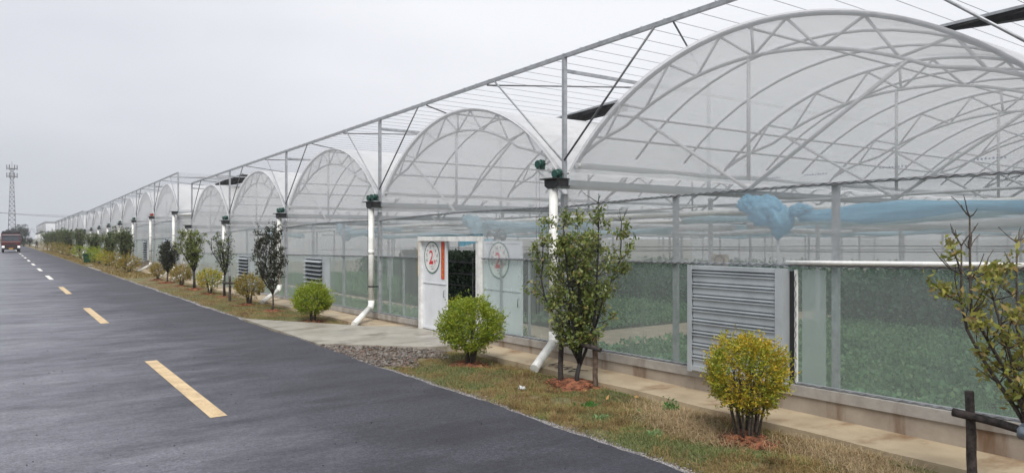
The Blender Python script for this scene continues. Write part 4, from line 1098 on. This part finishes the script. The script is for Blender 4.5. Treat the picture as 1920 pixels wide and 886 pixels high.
def blades(name, x, y, z, Lm, wd, mat_, label, seed, lean=.8):
    rs_ = np.random.RandomState(seed); N_ = len(x); a = rs_.uniform(0, 6.28, N_); L = Lm * rs_.uniform(.45, 1.3, N_)
    ln = rs_.uniform(.2, 1.3, N_) * lean
    dx, dy = np.cos(a), np.sin(a); px_, py_ = -dy * wd, dx * wd
    b = np.stack([x, y, z], 1); h1 = L * .5; o1 = L * .25 * ln; o2 = L * .95 * ln
    m1 = b + np.stack([dx * o1, dy * o1, h1 * (1 - .15 * ln)], 1); t = b + np.stack([dx * o2, dy * o2, L * np.clip(1 - .55 * ln, .12, 1)], 1)
    s = np.stack([px_, py_, px_ * 0], 1)
    V = np.stack([b - s, b + s, m1 + s * .8, t, m1 - s * .8], 1).reshape(-1, 3)
    i = (np.arange(N_) * 5)[:, None]
    F = np.concatenate([np.concatenate([i, i + 1, i + 2, i + 4], 1)]); F2 = np.concatenate([i + 4, i + 2, i + 3, i + 3], 1)
    # triangles throughout
    T = np.concatenate([np.concatenate([i, i + 1, i + 2], 1), np.concatenate([i, i + 2, i + 4], 1), np.concatenate([i + 4, i + 2, i + 3], 1)])
    return tag(np_mesh(name, V, T, mat_), label, 'grass', kind='stuff')
def patchy(x, y, s): return np.sin(x * 2.1 * s + 1.3) * np.sin(y * 1.3 * s + .4) + .6 * np.sin(x * 4.7 * s + y * 3.1 * s) + .4 * np.sin(y * 7.3 * s - x * 5 * s)
N = 190000
y = 1.6 + 46 * rs.beta(.72, 2.6, N); x = rs.uniform(X_EDGE + .10, X_PAVE + .02, N)
ok = np.ones(N, bool)
t_ = np.clip((x - 5.6) / 2.0, 0, 1)
ok &= ~((y > 11.9 + np.clip(x - 6.2, 0, 2) * .7) & (y < 21.4 - 4.2 * t_))
ok |= (y > 17.0) & (y > 21.5 - 4.2 * t_ ) & (x > 5.7)
for (mx_, my_, mr) in MOUNDS: ok &= ((x - mx_) ** 2 / (mr * .8) ** 2 + (y - my_) ** 2 / (mr * 1.05) ** 2) > rs.uniform(.4, 1.1, N)
ok &= rs.uniform(0, 1, N) > np.clip(.55 - (x - X_EDGE) * 2.2, 0, .6)
pt_ = patchy(x, y, 1.0) + rs.normal(0, .5, N)
z = np.array([vz(a, b) for a, b in zip(x, y)])
g1 = ok & (pt_ < .35); g2 = ok & (pt_ >= .35)
sc_ = np.clip(y / 14, 1, 2.2)
tall = 1 + 1.1 * (patchy(x * 2.3, y * 2.3, 1.0) > .55)
bare_ = patchy(x * 1.6 + 3, y * 1.6, 1.0) > .95
g1 &= ~(bare_ & (rs.uniform(0, 1, N) < .8))
blades('dry_grass', x[g1], y[g1], z[g1], .060 * np.sqrt(sc_[g1]) * tall[g1], .0026, M['grass'], 'short dry brown grass covering the verge', 4, 1.5)
blades('green_grass', x[g2], y[g2], z[g2], .050 * np.sqrt(sc_[g2]), .0034, M['grass_green'], 'patches of short green grass in the verge', 5, .9)
N = 9000
k = rs.randint(0, 4, N); cx_ = np.array([6.75, 7.2, 7.35, 6.9])[k]; cy__ = np.array([6.0, 4.3, 6.6, 3.4])[k]
x = cx_ + rs.normal(0, .17, N); y = cy__ + rs.normal(0, .38, N); ok = (x < X_PAVE - .02) & (x > X_EDGE + .2); x, y = x[ok], y[ok]
z = np.array([vz(a, b) for a, b in zip(x, y)])
blades('straw', x, y, z + rs.uniform(0, .03, len(x)), .14, .0022, M['straw'], 'tangled dry straw lying around the golden shrub', 12, 2.2)
# distant verge growth
N = 16000
y = rs.uniform(46, 150, N); x = rs.uniform(X_EDGE + .15, X_PAVE - .1, N); z = np.full(N, .0)
blades('far_grass', x, y, z, .14, .02, M['grass'], 'brown grass of the distant verge', 6, .8)

# rosettes / weeds
def weed(label, x, y, h, w_, mt, n_, leaf, seed):
    rs_ = np.random.RandomState(seed); t = thing('weed', (x, y, 0), label, 'weed', 'weeds in the verge')
    C_ = np.stack([x + rs_.normal(0, w_ / 3.2, n_), y + rs_.normal(0, w_ / 3.2, n_), vz(x, y) + np.abs(rs_.normal(.3, .35, n_)) * h], 1)
    V, F = leaf_cloud(C_, leaf, rs_, .5, .4); np_mesh('leaves', V, F, M[mt], t)
    mb = MB(); rr = random.Random(seed)
    for k in range(5): mb.tube(wander((x, y, vz(x, y) - .01), (rr.uniform(-.5, .5), rr.uniform(-.5, .5), 1), h * .8, 3, rr), .003, 4)
    build(mb, 'stem', M['weed'], t)
def g_at(px_, py_):
    d = FPX * EYE / (py_ - 445); return at_depth(px_, py_, d)
p = g_at(1258, 772); weed('bright green weed at the pavement edge between the olive tree and golden shrub', p.x, p.y, .16, .17, 'weed', 420, .04, 1)
p = g_at(1225, 812); weed('pale flat weed in the dry grass nearer the road', p.x, p.y, .03, .14, 'weed_pale', 70, .06, 2)
p = g_at(1128, 783); weed('small pale weed in the verge below the olive tree', p.x, p.y, .03, .14, 'weed_pale', 60, .05, 3)
p = g_at(1195, 775); weed('tiny pale weed left of the bright green one', p.x, p.y, .03, .11, 'weed_pale', 50, .05, 4)
p = g_at(1105, 762); weed('low green weed just below the red soil of the olive tree', p.x, p.y, .05, .2, 'weed', 90, .05, 6)
# fallen leaves
rs_ = np.random.RandomState(9)
for i, (px_, py_) in enumerate(((1030, 707), (1068, 730), (1136, 754), (1188, 748), (845, 668), (1046, 745), (1240, 770), (1520, 800), (1100, 735))):
    p = g_at(px_, py_); V, F = leaf_cloud(np.array([[p.x, p.y, vz(p.x, p.y) + .05]]), .075, rs_, 0, .5)
    tag(np_mesh('fallen_leaf', V, F, M['fallen'], org=p), 'yellow fallen leaf ' + ('beside the twine on the left of the olive tree', 'on the red soil left of the olive trunk', 'on the grass just right of the olive tree soil', 'in the grass halfway from olive tree to bright weed', 'beside the round lime shrub', 'at the lower rim of the olive tree soil', 'just left of the bright green weed', 'right of the golden shrub', 'below the olive trunk on the soil edge')[i], 'leaf', 'fallen yellow leaves on the verge')
p = g_at(978, 731); mb = MB(); mb.bumpy((p.x, p.y, .03), .055, 3, 10, 7, .5, (1, 1, .6)); tag(build(mb, 'plastic_scrap', M['litter'], org=p), 'crumpled white plastic scrap on the grass below the downpipe', 'litter')
# grit on the road
N = 260
y = rs.uniform(3, 25, N); x = rs.uniform(.2, 5.4, N)
stones('road_grit', np.stack([x, y, np.full(N, .003)], 1), rs.uniform(.004, .013, N), M['black'], 'loose dark grit scattered on the asphalt', 'grit', 8)
# loose black twine below the first downpipe
mb = MB(); rr = random.Random(2); p = g_at(985, 690); pts = [Vector((7.95, 10.2, .06))]
for i in range(26): pts.append(Vector((7.95 + .16 * math.sin(i * 1.1) + rr.uniform(-.03, .03), 10.2 - i * .035, .062 + .008 * (i % 3))))
mb.tube(pts, .006, 5); tag(build(mb, 'loose_twine', M['cable'], org=(7.95, 9.8, .06)), 'dark loose twine on the pavement beside the white pipe outlet', 'twine')

# ------------------------------------------------------------------ truck
tx, ty = 1.35, 137.0
t = thing('dump_truck', (tx, ty, 0), 'maroon dump truck with headlights on, coming up the road', 'truck')
def tb(name, mt, boxes, parent=None):
    mb = MB()
    for b in boxes: mb.box(tx + b[0], tx + b[1], ty + b[2], ty + b[3], b[4], b[5])
    return build(mb, name, M[mt], parent or t)
mb = MB()      # cab with raked windscreen and rounded roof
prof = [(0, .55), (-.10, .75), (-.10, 1.55), (.0, 1.72), (.18, 2.62), (.45, 2.86), (2.1, 2.86), (2.1, .55)]
vs = [(tx + sx * (1.22 if 0 < k < 5 else 1.18), ty + a, b) for sx in (-1, 1) for k, (a, b) in enumerate(prof)]; L = len(prof)
mb.add(vs, [[k, (k + 1) % L, L + (k + 1) % L, L + k] for k in range(L)] + [list(range(L))[::-1], [L + k for k in range(L)]])
cab = build(mb, 'cab', M['truck_red'], t)
mb = MB(); mb.quad((tx - 1.08, ty + .0, 1.78), (tx + 1.08, ty + .0, 1.78), (tx + 1.04, ty + .145, 2.52), (tx - 1.04, ty + .145, 2.52))
build(mb, 'windscreen', M['glass'], cab)
tb('grille', 'black', [(-.80, .80, -.115, -.10, .95, 1.22), (-.62, .62, -.115, -.10, 1.38, 1.46)], cab)
tb('bumper', 'black', [(-1.20, 1.20, -.2, .05, .42, .82)])
tb('number_plate', 'yellow_paint', [(-.26, .26, -.215, -.2, .52, .66)])
for sx in (-1, 1):
    tb('headlight', 'lamp', [(sx * 1.0 - .17, sx * 1.0 + .17, -.23, -.205, .72, 1.02)])
    tb('mirror', 'black', [(sx * 1.45 - .10, sx * 1.45 + .10, .1, .2, 1.75, 2.45), (min(sx * 1.2, sx * 1.4), max(sx * 1.2, sx * 1.4), .13, .17, 2.35, 2.4)])
tb('sun_visor', 'steel', [(-1.1, 1.1, .02, .3, 2.62, 2.74)])
tb('dump_body', 'black', [(-1.25, -1.17, 2.4, 8.6, .95, 3.0), (1.17, 1.25, 2.4, 8.6, .95, 3.0), (-1.17, 1.17, 2.4, 2.5, .95, 3.2), (-1.17, 1.17, 8.5, 8.6, .95, 2.9), (-1.17, 1.17, 2.5, 8.5, .9, 1.0)])
tb('chassis', 'black', [(-.45, .45, .6, 8.4, .55, .85)])
mb = MB(); mb.bumpy((tx - .55, ty + 3.6, 2.75), .75, 1, 14, 9, .35, (.7, 1, .9)); mb.bumpy((tx + .35, ty + 4, 2.85), .8, 2, 14, 9, .35, (.9, 1.2, .8)); mb.bumpy((tx, ty + 6, 2.6), 1.1, 3, 14, 9, .3, (.9, 1.6, .7))
build(mb, 'load', M['cargo'], t)
for yy in (.95, 5.6, 6.9):
    for sx in (-1, 1):
        mb = MB(); mb.disc((tx + sx * 1.03, ty + yy, .5), (1, 0, 0), .5, .32, 20); w_ = build(mb, 'wheel', M['tyre'], t)
        mb = MB(); mb.disc((tx + sx * 1.19, ty + yy, .5), (1, 0, 0), .24, .03, 14); build(mb, 'rim', M['steel'], w_)

# green bin
bx, by = 6.35, YX(163, 6.35)
t = thing('wheelie_bin', (bx, by, 0), 'green wheeled bin between the bright green shrubs on the verge', 'bin')
mb = MB(); vs = [(bx + a * s, by + b * s, z) for z, s in ((.10, .24), (.80, .31)) for a, b in ((-1, -1), (1, -1), (1, 1), (-1, 1))]
mb.add(vs, [[0, 1, 5, 4], [1, 2, 6, 5], [2, 3, 7, 6], [3, 0, 4, 7], [3, 2, 1, 0], [4, 5, 6, 7]]); build(mb, 'bin_body', M['bin'], t)
mb = MB(); mb.box(bx - .34, bx + .34, by - .36, by + .34, .80, .87); build(mb, 'lid', M['bin'], t)
for s_ in (-1, 1):
    mb = MB(); mb.disc((bx + s_ * .22, by + .24, .10), (1, 0, 0), .10, .05, 14); build(mb, 'wheel', M['tyre'], t)
# white slab on the verge edge by the bin
mb = MB(); p = g_at(178, 497.5); mb.box(5.75, 6.2, p.y - 1, p.y + 1, -.03, .07); tag(build(mb, 'concrete_slab', M['apron'], org=(5.9, p.y, 0)), 'pale concrete slab in the grass right of the green bin', 'slab')
mb = MB(); mb.box(X_EDGE + .05, X_PAVE, 58, 66, -.1, .02); tag(build(mb, 'far_driveway', M['apron']), kind='structure')

# person far along the verge
def person(x, y, label):
    t = thing('person', (x, y, 0), label, 'person')
    J = [(0, 0, .95), (0, .01, 1.20), (0, .02, 1.42), (0, 0, 1.52), (0, -.01, 1.62), (0, -.01, 1.72),
         (.10, 0, .88), (.11, -.06, .48), (.11, .04, .09), (.11, -.10, .04), (-.10, 0, .88), (-.11, .10, .50), (-.11, .20, .10), (-.11, .08, .04),
         (.19, .02, 1.40), (.25, .0, 1.12), (.23, -.15, .90), (.22, -.20, .83), (-.19, .02, 1.40), (-.26, .04, 1.12), (-.24, -.02, .86), (-.24, -.05, .78)]
    E = [(0, 1), (1, 2), (2, 3), (3, 4), (4, 5), (0, 6), (6, 7), (7, 8), (8, 9), (0, 10), (10, 11), (11, 12), (12, 13), (2, 14), (14, 15), (15, 16), (16, 17), (2, 18), (18, 19), (19, 20), (20, 21)]
    rad = [.15, .145, .15, .06, .10, .085, .10, .07, .048, .04, .10, .07, .048, .04, .07, .05, .036, .03, .07, .05, .036, .03]
    me = bpy.data.meshes.new('body'); me.from_pydata(J, E, []); o = bpy.data.objects.new('body', me); COL.objects.link(o); o.parent = t
    sk = o.modifiers.new('skin', 'SKIN'); o.modifiers.new('sub', 'SUBSURF').levels = 1
    for i, r_ in enumerate(rad): me.skin_vertices[0].data[i].radius = (r_, r_ * .85) if me.skin_vertices else (r_, r_)
    me.skin_vertices[0].data[0].use_root = True
    me.materials.append(M['cloth_dark'])
    mb = MB(); mb.bumpy((x, y, 1.70), .105, 1, 12, 8, .05, (.95, 1, 1.0)); build(mb, 'hair', M['black'], t)
    mb = MB(); mb.bumpy((x, y - .04, 1.655), .088, 2, 12, 8, .03, (.9, .9, 1.15)); build(mb, 'face', M['skin'], t)
    return t
def ensure_skin(): pass
pp = at_depth(68.5, 467, 143)
try:
    person(pp.x, pp.y, 'distant person in dark clothes walking on the verge')
except Exception as ex:
    print('person', ex)

# ------------------------------------------------------------------ far background
def lattice_tower(px_, ytop, d, label):
    b = at_depth(px_, 445, d); x, y = b.x, b.y; H = EYE + (445 - ytop) / FPX * d
    t = thing('cell_tower', (x, y, 0), label, 'tower')
    def wdt(z): return 1.45 + (.45 - 1.45) * min(1, z / (H * .93))
    for sx in (-1, 1):
        for sy in (-1, 1):
            mb = MB(); mb.tube([(x + sx * wdt(0), y + sy * wdt(0), 0), (x + sx * wdt(H), y + sy * wdt(H), H * .94)], .10, 5); build(mb, 'tower_leg', M['far_steel'], t)
    mb = MB(); n_ = 16
    for i in range(n_):
        z0, z1 = H * .94 * i / n_, H * .94 * (i + 1) / n_; a, b_ = wdt(z0), wdt(z1)
        for (p_, q) in (((-1, -1), (1, -1)), ((1, -1), (1, 1)), ((1, 1), (-1, 1)), ((-1, 1), (-1, -1))):
            mb.tube([(x + p_[0] * a, y + p_[1] * a, z0), (x + q[0] * b_, y + q[1] * b_, z1)], .06, 4); mb.tube([(x + q[0] * a, y + q[1] * a, z0), (x + p_[0] * b_, y + p_[1] * b_, z1)], .06, 4)
            mb.tube([(x + p_[0] * b_, y + p_[1] * b_, z1), (x + q[0] * b_, y + q[1] * b_, z1)], .06, 4)
    build(mb, 'lattice', M['far_steel'], t)
    for z in (H * .965, H * .865):
        mb = MB(); mb.tube([(x + 1.7 * math.cos(a), y + 1.7 * math.sin(a), z - .6) for a in [2 * math.pi * i / 12 for i in range(13)]], .09, 4)
        for k in range(3):
            a = 2 * math.pi * k / 3; mb.tube([(x, y, z - .6), (x + 1.7 * math.cos(a), y + 1.7 * math.sin(a), z - .6)], .08, 4)
        pf = build(mb, 'platform', M['far_steel'], t)
        for k in range(6):
            a = 2 * math.pi * k / 6; mb = MB(); mb.box(x + 1.75 * math.cos(a) - .17, x + 1.75 * math.cos(a) + .17, y + 1.75 * math.sin(a) - .17, y + 1.75 * math.sin(a) + .17, z - 1.1, z + .9); build(mb, 'antenna', M['far_steel'], pf)
    mb = MB(); mb.tube([(x, y, H * .93), (x, y, H * 1.04)], .07, 4); build(mb, 'lightning_rod', M['far_steel'], t)
lattice_tower(22.5, 308, 300, 'grey lattice telecom tower rising behind the truck')

def far_tree(px_, ytop, d, wpx, lab, seed, h0=.25, n_=2600, conifer=False):
    b = at_depth(px_, 445, d); H = EYE + (445 - ytop) / FPX * d; w_ = wpx / FPX * d
    rs_ = np.random.RandomState(seed); t = thing('far_tree', (b.x, b.y, 0), lab, 'tree', 'trees beyond the end of the road')
    mb = MB(); mb.tube([(b.x, b.y, -.1), (b.x + .2, b.y, H * .5), (b.x, b.y, H * .85)], [w_ * .05, w_ * .035, .05], 7)
    rr = random.Random(seed)
    for k in range(7): mb.tube(wander((b.x, b.y, H * rr.uniform(.3, .6)), (rr.uniform(-1, 1), rr.uniform(-1, 1), .8), H * .35, 4, rr), [w_ * .02, w_ * .015, w_ * .01, .05, .03], 5)
    build(mb, 'trunk', M['bark'], t)
    k = 26; cs = rs_.normal(size=(k, 3)) * np.array([w_ * .24, w_ * .24, H * .16]) + np.array([b.x, b.y, H * (.5 + h0 / 2)])
    if conifer:
        zz = rs_.uniform(.15, 1, k); cs = np.stack([b.x + rs_.normal(size=k) * w_ * .25 * (1 - zz), b.y + rs_.normal(size=k) * w_ * .25 * (1 - zz), H * zz], 1)
    C_ = cs[rs_.randint(0, k, n_)] + rs_.normal(size=(n_, 3)) * w_ * .10
    C_[:, 2] = np.minimum(C_[:, 2], H)
    V, F = leaf_cloud(C_, w_ * .065, rs_, .2, .6); np_mesh('crown', V, F, M['far'], t)
far_tree(40, 421, 260, 22, 'tall dull tree right above the truck', 1)
far_tree(47, 424, 255, 14, 'dull tree leaning against the far greenhouse roofs', 2)
far_tree(31, 425, 262, 16, 'dull tree directly behind the truck load', 3)
far_tree(52, 421, 265, 5, 'thin pointed conifer rising over the far trees', 4, conifer=True, n_=900)
far_tree(69, 419, 330, 4, 'tiny pointed conifer behind the farthest greenhouse', 5, conifer=True, n_=900)
far_tree(55, 441, 190, 12, 'low dark round tree left of the walking person', 6, h0=-.1)
far_tree(44, 443, 192, 13, 'low dark tree right of the truck mirror', 7, h0=-.1)
far_tree(37, 445, 196, 9, 'lowest dark tree beside the truck', 8, h0=-.1)
# overhead cables
for i, (ya_, yb_) in enumerate(((383, 404), (386, 400))):
    a, b = at_depth(-160, ya_ - 8, 230), at_depth(165, yb_ + 4, 210); mb = MB()
    pts = [a.lerp(b, k / 16) - Vector((0, 0, 1.2 * 4 * (k / 16) * (1 - k / 16))) for k in range(17)]
    mb.tube(pts, .035, 4); tag(build(mb, 'overhead_cable', M['cable'], org=a), ('upper' if i == 0 else 'lower') + ' thin overhead cable crossing the sky behind the tower', 'cable')

# ------------------------------------------------------------------ air
mb = MB(); mb.box(-60, 300, -60, 640, -1.2, 60)
hz = build(mb, 'haze', M['glass'])
m = bpy.data.materials.new('haze_air'); m.use_nodes = True; m.node_tree.nodes.clear()
ho = m.node_tree.nodes.new('ShaderNodeOutputMaterial'); hv = m.node_tree.nodes.new('ShaderNodeVolumePrincipled')
hv.inputs['Color'].default_value = (.90, .93, .97, 1); hv.inputs['Density'].default_value = .0006; hv.inputs['Anisotropy'].default_value = .3
m.node_tree.links.new(hv.outputs[0], ho.inputs['Volume']); hz.data.materials.clear(); hz.data.materials.append(m)
tag(hz, kind='stuff')
